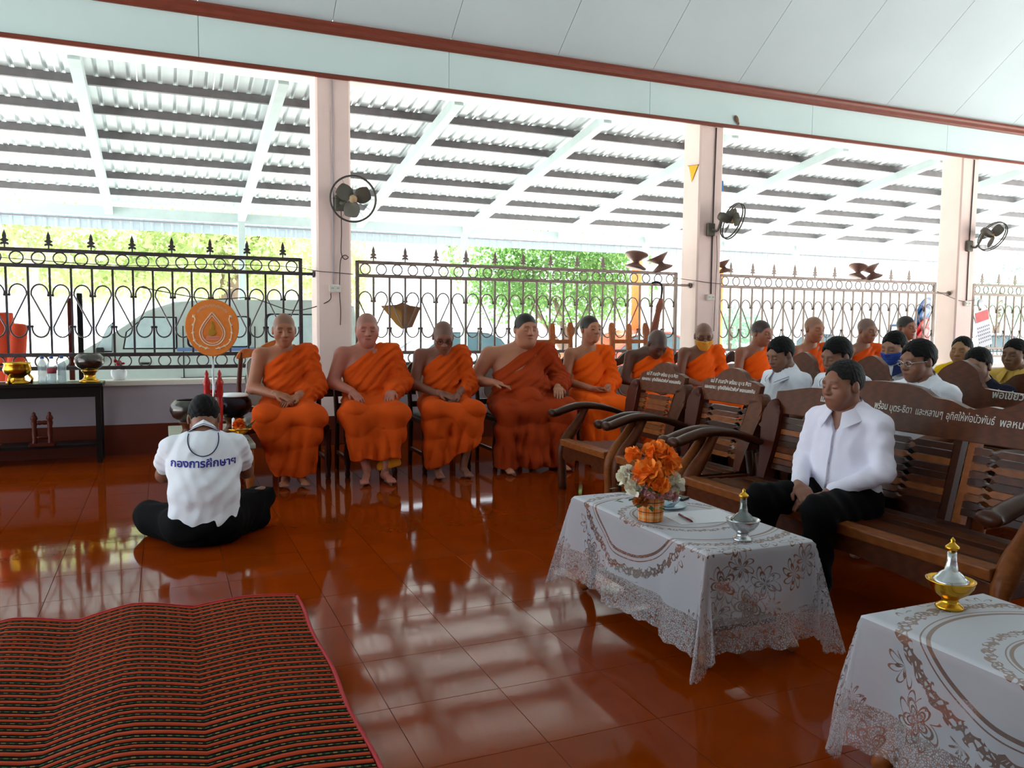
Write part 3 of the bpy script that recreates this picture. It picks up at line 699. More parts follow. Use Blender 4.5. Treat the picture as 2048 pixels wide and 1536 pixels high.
def bounds(prims, pad=.04):
    lo = np.full(3, 9.); hi = -lo
    for pr in prims:
        if pr[0] == 's': continue
        if pr[0] == 'c':
            for p, r in ((pr[1], pr[3]), (pr[2], pr[4])): lo = np.minimum(lo, p-r); hi = np.maximum(hi, p+r)
        else:
            r = pr[2].max() if pr[4] is not None else pr[2]; lo = np.minimum(lo, pr[1]-r); hi = np.maximum(hi, pr[1]+r)
    return lo-pad, hi+pad
def surfnet(fn, lo, hi, h):
    q = 4; n = np.maximum(((np.array(hi)-lo)/(h*q)).astype(int)+2, 3); D = n*q
    gx, gy, gz = [np.arange(n[i])*h*q+lo[i]+h*(q-1)/2 for i in range(3)]
    C = np.stack(np.meshgrid(gx, gy, gz, indexing='ij'), -1).reshape(-1, 3).astype(f32)
    c = fn(C).reshape(n)
    full = np.repeat(np.repeat(np.repeat(c, q, 0), q, 1), q, 2)
    act = np.argwhere(np.abs(c) < h*q*1.55)
    off = np.stack(np.meshgrid(*[np.arange(q)]*3, indexing='ij'), -1).reshape(-1, 3)
    idx = (act[:, None, :]*q+off[None]).reshape(-1, 3)
    P = (idx*h+np.array(lo)).astype(f32)
    full[idx[:, 0], idx[:, 1], idx[:, 2]] = fn(P)
    s = full < 0
    cnt = np.zeros(np.array(s.shape)-1, np.int8)
    for dx in (0, 1):
        for dy in (0, 1):
            for dz in (0, 1): cnt += s[dx:dx+cnt.shape[0], dy:dy+cnt.shape[1], dz:dz+cnt.shape[2]]
    cells = np.argwhere((cnt > 0) & (cnt < 8))
    vid = np.full(cnt.shape, -1, np.int32); vid[tuple(cells.T)] = np.arange(len(cells))
    acc = np.zeros((len(cells), 3)); num = np.zeros(len(cells))
    cor = [(0, 0, 0), (1, 0, 0), (0, 1, 0), (1, 1, 0), (0, 0, 1), (1, 0, 1), (0, 1, 1), (1, 1, 1)]
    val = [full[cells[:, 0]+a, cells[:, 1]+b, cells[:, 2]+c_] for a, b, c_ in cor]
    for i in range(8):
        for j in range(i+1, 8):
            if sum(abs(cor[i][k]-cor[j][k]) for k in range(3)) != 1: continue
            m = (val[i] < 0) != (val[j] < 0)
            if not m.any(): continue
            t = val[i][m]/(val[i][m]-val[j][m]); acc[m] += np.array(cor[i])+t[:, None]*(np.array(cor[j])-np.array(cor[i])); num[m] += 1
    V = (cells+acc/np.maximum(num, 1)[:, None])*h+np.array(lo)
    F = []
    for ax in range(3):
        a = np.moveaxis(s, ax, 0); e = a[:-1] != a[1:]
        ii = np.argwhere(e)
        o = [ax, (ax+1) % 3, (ax+2) % 3]
        # map moved axes back
        rest = [k for k in range(3) if k != ax]
        full_i = np.zeros((len(ii), 3), int); full_i[:, ax] = ii[:, 0]; full_i[:, rest[0]] = ii[:, 1]; full_i[:, rest[1]] = ii[:, 2]
        u, w = (ax+1) % 3, (ax+2) % 3
        ok = (full_i[:, u] > 0) & (full_i[:, w] > 0) & (full_i[:, u] < cnt.shape[u]) & (full_i[:, w] < cnt.shape[w]) & (full_i[:, ax] < cnt.shape[ax])
        full_i = full_i[ok]
        ins = s[tuple(full_i.T)]
        eu = np.zeros(3, int); eu[u] = 1; ew = np.zeros(3, int); ew[w] = 1
        q4 = [vid[tuple((full_i-d_).T)] for d_ in (eu+ew, ew, 0*eu, eu)]
        Q = np.stack(q4, 1); Q[~ins] = Q[~ins][:, ::-1]
        F.append(Q[(Q >= 0).all(1)])
    return V, np.concatenate(F)
def np_mesh(name, V, F, m, colors=None):
    me = bpy.data.meshes.new(name); nF = len(F)
    me.vertices.add(len(V)); me.vertices.foreach_set('co', np.ascontiguousarray(V, dtype=f32).ravel())
    me.loops.add(nF*4); me.loops.foreach_set('vertex_index', np.ascontiguousarray(F, dtype=np.int32).ravel())
    me.polygons.add(nF); me.polygons.foreach_set('loop_start', np.arange(nF, dtype=np.int32)*4); me.polygons.foreach_set('loop_total', np.full(nF, 4, np.int32))
    me.polygons.foreach_set('use_smooth', np.ones(nF, bool))
    me.update(calc_edges=True); me.validate()
    if colors is not None:
        at = me.color_attributes.new('Col', 'FLOAT_COLOR', 'POINT')
        at.data.foreach_set('color', np.concatenate([colors, np.ones((len(colors), 1))], 1).astype(f32).ravel())
    me.materials.append(m)
    return me
m_skin = mat('skin', (150, 100, 70), .48, var=.07, scale=14, attr='Col', spec=.4)
m_hairb = mat('black_hair', (11, 10, 10), .6, var=.3, spec=.15, scale=60, bump=.5, bscale=160)
m_hairg = mat('greying_hair', (30, 28, 27), .6, var=.5, spec=.15, scale=60, bump=.5, bscale=160)
def head_prims(fat=0, scale=1, jaw=1):
    f = fat
    p = [el((0, .012, .032), (.076+.004*f, .096, .088), .02),
         el((0, -.028, -.035), (.061+.014*f, .070, .080), .04),
         el((0, -.062, -.088), (.030*jaw+.012*f, .030, .028+.006*f), .04),
         el((.044, -.05, -.030), (.026+.016*f, .03, .035+.01*f), .03), el((-.044, -.05, -.030), (.026+.016*f, .03, .035+.01*f), .03),
         rc((-.036, -.078, .026), (.036, -.078, .026), .014, .014, .03),
         sub(el((.033, -.104, .004), (.021, .018, .012), .014)), sub(el((-.033, -.104, .004), (.021, .018, .012), .014)),
         el((.033, -.080, .002), (.017, .015, .011), .006), el((-.033, -.080, .002), (.017, .015, .011), .006),
         rc((0, -.090, .018), (0, -.108, -.026), .008, .0125, .014), el((.013, -.098, -.030), (.010, .011, .009), .008), el((-.013, -.098, -.030), (.010, .011, .009), .008),
         el((0, -.091, -.0555), (.025, .012, .0058), .008), el((0, -.089, -.0665), (.021, .012, .0062), .008),
         el((0, -.082, -.061), (.03, .014, .016), .012),
         el((.079+.005*f, .008, -.006), (.009, .019, .031), .008), el((-.079-.005*f, .008, -.006), (.009, .019, .031), .008),
         rc((0, .02, -.05), (0, .03, -.13), .055+.012*f, .058+.014*f, .03)]
    if f > .5: p.append(el((0, -.03, -.105), (.06*f, .05, .03), .05))
    return p
def rotm(yaw, pitch, roll=0):
    return np.array(Matrix.Rotation(yaw, 3, 'Z') @ Matrix.Rotation(pitch, 3, 'X') @ Matrix.Rotation(roll, 3, 'Y'))
def head_colors(V, skin, stub, eyes=0, lipc=None, beard=0):
    sk = np.array(lin(skin)); C = np.tile(sk, (len(V), 1)); x, y, z = np.abs(V[:, 0]), V[:, 1], V[:, 2]
    def mixc(m, c):
        nonlocal C
        m = np.clip(m, 0, 1)[:, None]; C = C*(1-m)+np.array(c)*m
    def band(v, w): return np.clip(1-np.abs(v)/w, 0, 1)
    fr = np.clip((-y-.045)/.02, 0, 1)
    mixc(.22*np.clip(1-((x-.045)**2+(z+.03)**2)/.0009, 0, 1)*fr, sk*np.array((1.15, .85, .8)))
    hair = np.clip((z-(.096-1.95*np.clip(y+.100, 0, .05)-.5*np.clip(y-.0, 0, .1)))/.014, 0, 1)*np.clip((x*0+1), 0, 1)
    hair = np.maximum(hair, np.clip((y-.035)/.015, 0, 1)*np.clip((z+.055)/.015, 0, 1))
    mixc(stub[0]*hair, lin(stub[1]))
    if beard: mixc(beard*np.clip((-z-.045)/.02, 0, 1)*np.clip((-y-.02)/.02, 0, 1), lin((70, 58, 52)))
    mixc(.85*band(z-.029+3.5*(x-.03)**2*2, .0055)*np.clip((x-.010)/.006, 0, 1)*np.clip((.056-x)/.008, 0, 1)*fr, lin((38, 28, 24)))
    if eyes: mixc(.9*np.clip(1-((x-.033)/.014)**2-((z-.001)/.0045)**2, 0, 1)*2*fr, lin((28, 20, 18)))
    mixc(.8*band(z+.0035+2.5*(x-.033)**2, .0035)*np.clip((x-.014)/.005, 0, 1)*np.clip((.052-x)/.006, 0, 1)*fr, lin((44, 28, 22)))
    lp = np.clip(1.3-(x/.026)**2-((z+.061)/.012)**2, 0, 1)*np.clip((-y-.078)/.008, 0, 1)
    mixc(.7*lp, sk*np.array((.85, .55, .55)))
    mixc(.7*band(z+.061, .0022)*np.clip((.024-x)/.006, 0, 1)*np.clip((-y-.078)/.008, 0, 1), lin((60, 28, 24)))
    mixc(.7*np.clip(1-((x-.010)/.0045)**2-((z+.037)/.003)**2, 0, 1)*np.clip((-y-.09)/.006, 0, 1), lin((40, 20, 16)))
    return C
def hand(w, d, n, side, curl=.35, sc=1.0, spread=.1):
    """w wrist, d finger direction, n palm normal, side: +1 thumb on s side"""
    w = Vector(w); d = Vector(d).normalized(); n = Vector(n); n = (n-d*n.dot(d)).normalized(); s = d.cross(n).normalized()
    P = [rc(w-d*.02, w+d*.02, .025*sc, .024*sc, .02)]
    rot = np.array([d, s, n]).T
    P.append(el(w+d*.055*sc, A_((.050, .041, .0155))*sc, .02, rot))
    for o, L_ in ((-.030, .068), (-.010, .080), (.010, .084), (.029, .074)):
        L_ *= sc; o_ = o*side*sc; b = w+d*.092*sc+s*o_; dv = (d+s*o_*spread*20+n*math.tan(curl*.6)).normalized(); m_ = b+dv*L_*.5
        dv2 = (d*math.cos(curl*1.8)+n*math.sin(curl*1.8)).normalized(); e_ = m_+dv2*L_*.5
        P += [rc(b-d*.02, m_, .0095*sc, .0088*sc, .006), rc(m_, e_, .0088*sc, .007*sc, .004)]
    b = w+d*.028*sc+s*side*.030*sc; m_ = b+(d*.75+s*side*.65+n*.25).normalized()*.036*sc; e_ = m_+(d*.95+s*side*.15+n*.3).normalized()*.030*sc
    P += [rc(w+d*.02*sc+s*side*.012*sc, b, .016*sc, .0135*sc, .012), rc(b, m_, .0125*sc, .0105*sc, .008), rc(m_, e_, .0105*sc, .008*sc, .005)]
    return P
SEAT = dict(pelvis=(0, 0, .57), waist=(0, -.005, .70), chest=(0, .01, .88), neck=(0, .0, 1.045), head=(0, -.035, 1.205),
            shL=(.182, .012, 1.0), elL=(.245, -.03, .745), wrL=(.075, -.25, .685), shR=(-.182, .012, 1.0), elR=(-.245, -.03, .745), wrR=(-.075, -.25, .685),
            hipL=(.09, 0, .555), knL=(.15, -.42, .55), anL=(.11, -.40, .10), toL=(.12, -.54, .035), hipR=(-.09, 0, .555), knR=(-.15, -.42, .55), anR=(-.11, -.40, .10), toR=(-.12, -.54, .035))
ALLV = {}
def person(label, loc, rotz=0, J=None, skin=(150, 100, 70), g=1.0, arm=1.0, fat=0, yaw=0, pitch=0, roll=0, stub=(.55, (60, 54, 50)), hair=None, hairm=None,
           eyes=0, beard=0, wear=None, hands='clasp', hres=.0042, bres=.0095, sc=1.0, group=None, cfg=None, legs=True, jaw=1, headsc=1.1, forehead=0):
    cfg = cfg or {}
    j = dict(SEAT); j.update(J or {}); j = {k: np.array(v)*sc for k, v in j.items()}
    t = thing('person', label, 'person', loc, rotz, group)
    # ---- body surface (torso, limbs)
    B = [el(j['chest'], A_((.150*g, .102*(.6+.4*g), .185))*sc, .06), el(j['waist'], A_((.132*g, .108*g, .155))*sc, .08), el(j['pelvis'], A_((.155*g, .125*g, .115))*sc, .08)]
    if g > 1.3: B.append(el(j['waist']+np.array((0, -.07*g, -.0)), A_((.15*g, .10*g, .15))*sc, .1))
    B.append(rc(j['neck'], j['head']+np.array((0, .03, -.07)), (.058+.02*fat)*sc, (.054+.018*fat)*sc, .04))
    for s_ in 'LR':
        B += [rc(j['neck']+np.array((0, .01, -.01)), j['sh'+s_], .048*sc*(1+.3*fat), .05*sc*arm, .05), rc(j['sh'+s_], j['el'+s_], .054*arm*sc, .043*arm*sc, .03), rc(j['el'+s_], j['wr'+s_], .043*arm*sc, .027*(.6+.4*arm)*sc, .02)]
        if legs:
            B += [rc(j['hip'+s_], j['kn'+s_], .078*sc*(.7+.3*g), .055*sc, .03), rc(j['kn'+s_], j['an'+s_], .052*sc, .034*sc, .02), rc(j['an'+s_]+np.array((0, .02, -.05)), j['to'+s_], .036*sc, .022*sc, .02)]
            for q_ in range(5):
                to = j['to'+s_]+np.array(((q_-2)*.014*sc, -.012+abs(q_-(1.2 if s_ == 'R' else 2.8))*.006, -.008)); B.append(rc(j['to'+s_]+np.array(((q_-2)*.012, .03, 0)), to+np.array((0, -.022, -.004)), .012, .010, .006))
    lo, hi = bounds(B); V1, F1 = surfnet(lambda P: ev(B, P), lo, hi, bres)
    sk = np.array(lin(skin)); Vs = [V1]; Fs = [F1]; Cs = [np.tile(sk, (len(V1), 1))]; nv = len(V1)
    # ---- head
    H = head_prims(fat, 1, jaw); lo, hi = bounds(H, .02); Vh, Fh = surfnet(lambda P: ev(H, P), lo, hi, hres)
    Ch = head_colors(Vh, skin, stub if not hair else (0, (0, 0, 0)), eyes, None, beard)
    hs = sc*headsc; Rm = rotm(yaw, pitch, roll); tr = lambda V: (V*hs) @ Rm.T+j['head']
    Vs.append(tr(Vh)); Fs.append(Fh+nv); Cs.append(Ch); nv += len(Vh)
    # ---- hands
    HP = []
    if hands == 'clasp':
        HP = [hand(j['wrR'], j['wrL']-j['wrR']+np.array((.0, -.09, -.035)), (0, .35, -.9), -1, .55), hand(j['wrL'], j['wrR']-j['wrL']+np.array((.0, -.11, -.05)), (0, .55, -.8), 1, .6)]
        HP[0] = hand(j['wrR']+np.array((0, 0, .014)), np.array((.8, -.62, -.25)), (.1, .3, -.9), -1, .5); HP[1] = hand(j['wrL']+np.array((0, -.005, -.012)), np.array((-.8, -.62, -.2)), (0, .3, -.9), 1, .5)
    elif hands == 'lap':
        HP = [hand(j['wrR'], (.9, -.35, -.05), (0, .1, 1), 1, .35), hand(j['wrL']+np.array((0, 0, -.02)), (-.9, -.35, -.05), (0, .1, 1), -1, .35)]
    elif hands == 'knees':
        HP = [hand(j['wrR'], (.35, -.85, -.42), (0, .3, -.9), -1, .35), hand(j['wrL'], (-.25, -.85, -.42), (0, .3, -.9), 1, .35)]
    elif hands == 'custom':
        HP = [hand(*a) for a in cfg['hand']]
    for hp in HP:
        lo, hi = bounds(hp, .015); Vn, Fn = surfnet(lambda P: ev(hp, P), lo, hi, .0048 if hres < .0045 else .0062)
        Vs.append(Vn); Fs.append(Fn+nv); Cs.append(np.tile(sk*.97, (len(Vn), 1))); nv += len(Vn)
    body = obj('body', np_mesh('body', np.concatenate(Vs), np.concatenate(Fs), m_skin, np.concatenate(Cs)), t)
    # ---- hair
    if hair:
        th = {'short': .006, 'thin': .004, 'full': .012, 'bun': .008}[hair]
        K = [el((0, .014, .036), (.077+.004*fat+th, .097+th, .090+th), .02)]
        if hair == 'bun': K.append(el((0, .1, .0), (.045, .035, .05), .03))
        side = {'short': -.012, 'thin': -.012, 'full': -.02, 'bun': -.01}[hair]
        fh = forehead+(.012 if hair == 'full' else .004)
        def hf(P):
            d = ev(K, P); x, y, z = P[:, 0], P[:, 1], P[:, 2]
            face = ev([el((0, -.105, -.055+.0*z[0]), (.078, .080, .126+fh), .01)], P)
            d = smax(d, -face, .012)
            ear = ev([el((.088, .008, -.010), (.03, .026, .034), .01), el((-.088, .008, -.010), (.03, .026, .034), .01)], P); d = smax(d, -ear, .006)
            low = (side-.62*np.clip(y-.005, -.05, .09))-z          # lower hair edge, dropping to the nape
            d = smax(d, low, .012)
            fr = -(y+.035)-.0+np.where(z < .02, 0, -1)*9
            d = np.where(z < .035, np.maximum(d, -(y+.022)+.25*(z-.035)), d)
            tw = .0022*np.sin(x*210+3*np.sin(y*60))*np.sin(y*150+z*90)
            return (d+tw).astype(f32)
        lo, hi = bounds(K, .02); Vr, Fr = surfnet(hf, lo, hi, max(hres, .0042))
        obj('hair', np_mesh('hair', tr(Vr), Fr, hairm or m_hairb), t)
    if wear: wear(t, j, sc, g, arm, fat, tr, cfg, bres, H, Rm)
    return t
# ---------------------------------------------------------------- clothing
def cloth_mat(name, rgb, rough=.85, var=.08): return mat(name, rgb, rough, var=var, scale=5, bump=.12, bscale=240, spec=.12)
m_orA = cloth_mat('robe_orange', (204, 76, 16)); m_orB = cloth_mat('robe_bright_orange', (240, 92, 14)); m_orC = cloth_mat('robe_deep_orange', (158, 54, 16)); m_yel = cloth_mat('robe_yellow_lining', (196, 120, 30))
def cusp(t): return (1-np.abs(np.sin(t*.5))**.55)
def monk_robe(t, j, sc, g, arm, fat, tr, cfg, res, H, Rm):
    m = cfg.get('m', m_orA); i_ = .02*sc; seed = cfg.get('seed', 0); ph = np.random.RandomState(seed).rand(12)*6.28
    T_ = [el(j['chest'], A_((.150*g+.02, .102*(.6+.4*g)+.022, .20))*sc, .06), el(j['waist'], A_((.132*g+.026, .108*g+.026, .165))*sc, .08), el(j['pelvis'], A_((.155*g+.025, .125*g+.025, .13))*sc, .08)]
    if g > 1.3: T_.append(el(j['waist']+np.array((0, -.07*g, 0)), A_((.15*g+.02, .10*g+.022, .16))*sc, .1))
    T_.append(rc(j['neck']+np.array((.045, .015, .0)), j['shL']+np.array((0, 0, .01)), .052*sc*(1+.25*fat), .078*sc*arm, .05))
    a_ = j['shL']; e_ = j['elL']; w_ = j['wrL']; wm = e_+(w_-e_)*cfg.get('cuff', .62)
    T_ += [rc(a_, e_+np.array((.008, .012, -.01)), .078*arm*sc, .078*arm*sc, .05), rc(e_+np.array((.006, .01, -.01)), wm+np.array((0, 0, -.012)), .076*arm*sc, .066*arm*sc, .04)]
    hang = cfg.get('hang', .08); T_.append(rc(e_+np.array((.0, -.02, -.02)), wm+np.array((.015, .02, -hang)), .05, .045, .05))
    L_ = []
    kL, kR, aL, aR = j['knL'], j['knR'], j['anL'], j['anR']; w2 = cfg.get('flare', 1.0); hz = cfg.get('hem', .14)
    for s_ in 'LR':
        h_, k_, n_ = j['hip'+s_], j['kn'+s_], j['an'+s_]; n2 = np.array((n_[0]*w2, n_[1], max(hz-.03, .0)))
        L_ += [rc(h_, k_, .125*sc*(.75+.25*g), .088*sc*(.8+.2*g), .07), rc(k_, n2, .086*sc*(.8+.2*g), .085*sc*cfg.get('bot', 1), .06)]
    L_ += [rc(kL*np.array((.6, 1, 1)), kR*np.array((.6, 1, 1)), .078, .078, .09), rc((kL+j['hipL'])/2*np.array((.5, 1, 1)), (kR+j['hipR'])/2*np.array((.5, 1, 1)), .10, .10, .1)]
    for f in (.35, .7, 1.0):
        pL = kL*(1-f)+np.array((aL[0]*w2, aL[1], hz))*f; pR = kR*(1-f)+np.array((aR[0]*w2, aR[1], hz))*f; L_.append(rc(pL, pR, .07, .07, .08))
    for pr in cfg.get('extra', []): L_.append(pr)
    nx, nz = -.62, .78; p0 = j['neck']+np.array((.055*sc*(1+.3*fat), 0, .035)); tilt = cfg.get('hemtilt', 0)
    def fn(P):
        x, y, z = P[:, 0], P[:, 1], P[:, 2]
        a = ev(T_, P)
        pl = (x-p0[0])*nx+(z-p0[2])*nz+.004*np.sin(y*30)
        sl = (x-.13)  # sleeve and shoulder side is never cut
        fd = .0085*np.sin(pl*115+1.6*np.sin(x*9+ph[0])+1.2*np.sin(z*11+ph[1]))*np.clip((1.0*sc-z)*0+1, 0, 1)*.6+.019*cusp(pl*80+2.2*np.sin(x*8+ph[2])+1.4*np.sin(z*9+ph[0]))
        fd += .005*np.sin(z*95+2.2*np.sin(x*10+ph[3])+y*22)*np.clip((.82*sc-z)/.12, 0, 1)
        arm_f = np.clip((x-.17*sc*max(g, 1)*.95)/.05, 0, 1)
        fd = fd*(1-arm_f)+arm_f*(.005*np.sin(z*80+x*45+y*50+2*np.sin(z*25+ph[4]))+.014*cusp(z*60-x*50+y*30+2*np.sin(y*20+ph[4])))
        a = smax(a+fd, np.where(x > p0[0]+.06, -1., pl).astype(f32), .012)
        b = ev(L_, P)
        fall = np.clip((.56*sc-z)/.35, 0, 1)
        fb = .007*fall*np.sin(x*72+2.0*np.sin(z*7+ph[5])+ph[6])+.022*fall*cusp(x*58+3.2*np.sin(z*5+ph[7])+ph[6]*2)+.018*cusp((z*.75+np.abs(x)*.5-y*.3)*46+3*np.sin(x*9+ph[8]))*np.clip(1.25-fall, 0, 1)
        fb += .005*np.sin((z*.8+x*.6)*42+2*np.sin(x*8+ph[9]))
        b = smax(b+fb, (hz+tilt*x+.012*np.sin(x*31+ph[10])-z).astype(f32), .01)
        return smin(a, b, .04).astype(f32)
    lo, hi = bounds(T_+L_, .03); V, F = surfnet(fn, lo, hi, max(res, .0085))
    obj('robe', np_mesh('robe', V, F, m), t)
    if cfg.get('lining'):
        Q = [rc((.10, -.42, .30), (.16, -.42, .12), .06, .05, .05), rc((.05, -.41, .12), (.17, -.40, .14), .04, .04, .05)]
        lo, hi = bounds(Q, .02); V, F = surfnet(lambda P: smax(ev(Q, P)+.004*np.sin(P[:, 0]*90), .105+.25*(P[:, 0]-.1)-P[:, 2], .01), lo, hi, .009); obj('under_robe', np_mesh('under_robe', V, F, m_yel), t)
    extras(t, tr, cfg, H, sc)
m_spec = mat('spectacle_frame', (30, 28, 28), .35, .4); m_lens = mat('spectacle_lens', (200, 205, 210), .05, alpha=.22)
def extras(t, tr, cfg, H, sc):
    if cfg.get('glasses'):
        mb = MB()
        for sx in (-1, 1):
            pts = [tr(np.array([[sx*.034+.023*math.cos(a), -.108+.02*abs(math.cos(a))*.3, .002+.016*math.sin(a)]]))[0] for a in [k*math.pi/8 for k in range(16)]]
            mb.tube(pts, .0022, 5, True)
            mb.tube([tr(np.array([q]))[0] for q in ((sx*.057, -.10, .006), (sx*.078, -.05, .006), (sx*.084, .01, .004), (sx*.082, .022, -.012))], .0018, 5)
        mb.tube([tr(np.array([q]))[0] for q in ((-.011, -.108, .004), (0, -.114, .008), (.011, -.108, .004))], .002, 5)
        gl = mb.build('spectacles', m_spec if cfg['glasses'] == 1 else m_chrome, t)
    if cfg.get('mask'):
        def mf(P):
            d = ev(H[:14], P)-.006; x, y, z = P[:, 0], P[:, 1], P[:, 2]
            d = np.maximum(d, z+.022-.0*x); d = np.maximum(d, y+.034+.15*(z+.06)); d = np.maximum(d, -.118-z)
            return (d+.0012*np.sin(z*420)).astype(f32)
        lo, hi = bounds(H[:14], .02); V, F = surfnet(mf, lo, hi, .0042); mk = obj('face_mask', np_mesh('face_mask', tr(V), F, cfg['mask']), t)
        mb = MB()
        for sx in (-1, 1): mb.tube([tr(np.array([q]))[0] for q in ((sx*.064, -.034, -.045), (sx*.080, -.005, -.03), (sx*.09, .026, -.004), (sx*.084, .022, .02))], .0016, 5)
        mb.build('ear_loop', m_signw, mk)
def shirt(t, j, sc, g, arm, fat, tr, cfg, res, H, Rm):
    m = cfg['m']; mp = cfg.get('pants'); sl = cfg.get('sleeve', .6); ph = np.random.RandomState(cfg.get('seed', 0)).rand(12)*6.28; inf = cfg.get('inf', .016)
    S = [el(j['chest'], A_((.150*g+inf, .102*(.6+.4*g)+inf, .195))*sc, .06), el(j['waist'], A_((.132*g+inf+.006, .108*g+inf+.006, .165))*sc, .08), el(j['pelvis'], A_((.155*g+inf, .125*g+inf, .115))*sc, .08)]
    if g > 1.3: S.append(el(j['waist']+np.array((0, -.07*g, 0)), A_((.15*g+.02, .10*g+.02, .16))*sc, .1))
    if 'mid' in j: S.append(rc(j['mid'], j['chest'], .13*g*sc, .12*g*sc, .08))
    for s_ in 'LR':
        a_, e_, w_ = j['sh'+s_], j['el'+s_], j['wr'+s_]
        S.append(rc(j['neck']+np.array((0, .012, -.012)), a_, .060*sc*(1+.25*fat), .057*sc*arm, .05))
        if sl <= 1: S.append(rc(a_, a_+(e_-a_)*sl, .064*arm*sc, .068*arm*sc, .03))
        else: S += [rc(a_, e_, .063*arm*sc, .052*arm*sc, .03), rc(e_, e_+(w_-e_)*(sl-1), .052*arm*sc, .041*sc, .02)]
    nk = j['neck']; fw_ = cfg.get('front', np.array((0, -1, .0)))
    hem = cfg.get('hemz', None)
    def fn(P):
        x, y, z = P[:, 0], P[:, 1], P[:, 2]; d = ev(S, P)
        fd = .005*np.sin(z*70+2*np.sin(x*14+ph[0])+x*18+y*12)*np.clip(.5+.5*np.sin(x*7+z*5+ph[1]), 0, 1)+.003*np.sin(x*95+3*np.sin(z*14+ph[2]))+.004*np.sin((x+z)*48+ph[3])
        ax = np.clip((np.abs(x)-.17*sc)/.05, 0, 1); fd = fd+ax*.004*np.sin(z*110+y*70+ph[4])
        d = d+fd*cfg.get('fold', .55)
        q = P-nk; r_ = np.sqrt(q[:, 0]**2+(q[:, 1]+.0)**2); d = smax(d, (.062*sc*(1+.3*fat)-r_-np.clip(nk[2]-.0-z, 0, 1)*1.2).astype(f32), .006)
        if cfg.get('vneck'):
            d = smax(d, (.115-np.abs(q[:, 0])*2.4+(z-nk[2])*1.05+np.where(y > nk[1]-.02, -1, 0)).astype(f32), .006)
        if hem is not None: d = smax(d, (hem(P)).astype(f32), .008)
        return d.astype(f32)
    lo, hi = bounds(S, .03); V, F = surfnet(fn, lo, hi, max(res, .008)); so_ = obj('shirt', np_mesh('shirt', V, F, m), t)
    t['_dummy'] = 0; del t['_dummy']; ALLV[t.name] = (V, F)
    # collar
    mc = cfg.get('collar', m); c0 = j['neck']+np.array((0, -.004, .034)); tl_ = cfg.get('ctilt', 0.0)
    rt = .070*sc*(1+.28*fat); 
    for sx in (-1, 1):
        def cf(u, v, o=0):
            a = u*R(158); rr_ = rt+.002+v*(.030+.030*u)+o
            z_ = .045*(1-u*.75)-v*(.046+.035*u**3)+.0
            q_ = Vector((sx*rr_*math.sin(a), rr_*math.cos(a)*1.0-.012*u, z_-.05*u))
            q_ = Matrix.Rotation(tl_, 3, 'X') @ q_
            return q_+Vector(c0)
        mb = MB().grid(lambda u, v: cf(u, v), 14, 4); k0 = len(mb.v); mb.grid(lambda u, v: cf(u, v, -.004), 14, 4)
        o_ = mb.build('collar', mc, t)
        if cfg.get('stripe'): MB().tube([cf(u/14, .80, .002) for u in range(15)], .0016, 5).build('collar_stripe', cfg['stripe'], o_)
    if cfg.get('placket'):
        bv = BVHTree.FromPolygons([tuple(v) for v in V], [tuple(int(i) for i in f) for f in F]); pts = []
        for k in range(16):
            z = nk[2]-.07-(nk[2]-.07-j['pelvis'][2]-.06)*k/15; h_ = bv.ray_cast(Vector((0, -1, z)), Vector((0, 1, 0)))
            if h_[0]: pts.append(h_[0]+Vector((0, -.002, 0)))
        MB().tube(pts, .014, 6, flat=(1, .12)).build('placket', m, so_)
        for k in range(1, len(pts), 4): MB().ell(pts[k]+Vector((0, -.005, 0)), (.006, .003, .006), 8, 5).build('button', m_pipe, so_)
    if mp:
        L_ = []
        for s_ in 'LR':
            L_ += [rc(j['hip'+s_], j['kn'+s_], .098*sc*(.75+.25*g), .075*sc, .05), rc(j['kn'+s_], j['an'+s_]+np.array((0, 0, .0)), .073*sc, .062*sc, .04)]
        L_.append(el(j['pelvis']+np.array((0, 0, -.02)), A_((.155*g+.02, .125*g+.02, .10))*sc, .08))
        for pr in cfg.get('pextra', []): L_.append(pr)
        lo, hi = bounds(L_, .03)
        pf = lambda P: (np.maximum(ev(L_, P), P[:, 2]-cfg.get('ptop', 9))+.004*np.sin(P[:, 2]*50+P[:, 0]*40+P[:, 1]*60)).astype(f32)
        V2, F2 = surfnet(pf, lo, hi, max(res, .0095)); obj('trousers', np_mesh('trousers', V2, F2, mp), t)
        if cfg.get('shoes'):
            for s_ in 'LR':
                Q = [rc(j['an'+s_]+np.array((0, .03, -.055)), j['to'+s_], .042, .034, .03)]; lo, hi = bounds(Q, .02); V3, F3 = surfnet(lambda P: np.maximum(ev(Q, P), .004-P[:, 2]), lo, hi, .01); obj('shoe', np_mesh('shoe', V3, F3, m_rub), t)
    extras(t, tr, cfg, H, sc)

# ---------------------------------------------------------------- the monks
def off(**k):
    return {a: tuple(b) for a, b in k.items()}
MG = 'monks seated in a row'
person('shaven monk in orange robe with clasped hands, leftmost of the row', (.90, 6.80, 0), R(-4), dict(head=(.0, -.04, 1.205), wrR=(-.075, -.24, .70), wrL=(.085, -.235, .70), anL=(.10, -.34, .1), anR=(-.02, -.34, .1), toL=(.12, -.42, .035), toR=(-.04, -.42, .035), knL=(.20, -.42, .55), knR=(-.18, -.42, .55)), (160, 102, 74), 1.03, 1.12, 0, R(0), R(8), 0, (.5, (92, 78, 70)), wear=monk_robe, sc=1.01,
       cfg=dict(seed=1, hem=.085, flare=.55, extra=[rc((-.05, -.40, .45), (.10, -.30, .13), .10, .10, .09), rc((.18, -.42, .5), (.13, -.34, .2), .085, .07, .06), rc((-.02, -.36, .2), (.10, -.34, .14), .09, .09, .08)], hang=.06), group=MG, hands='clasp')
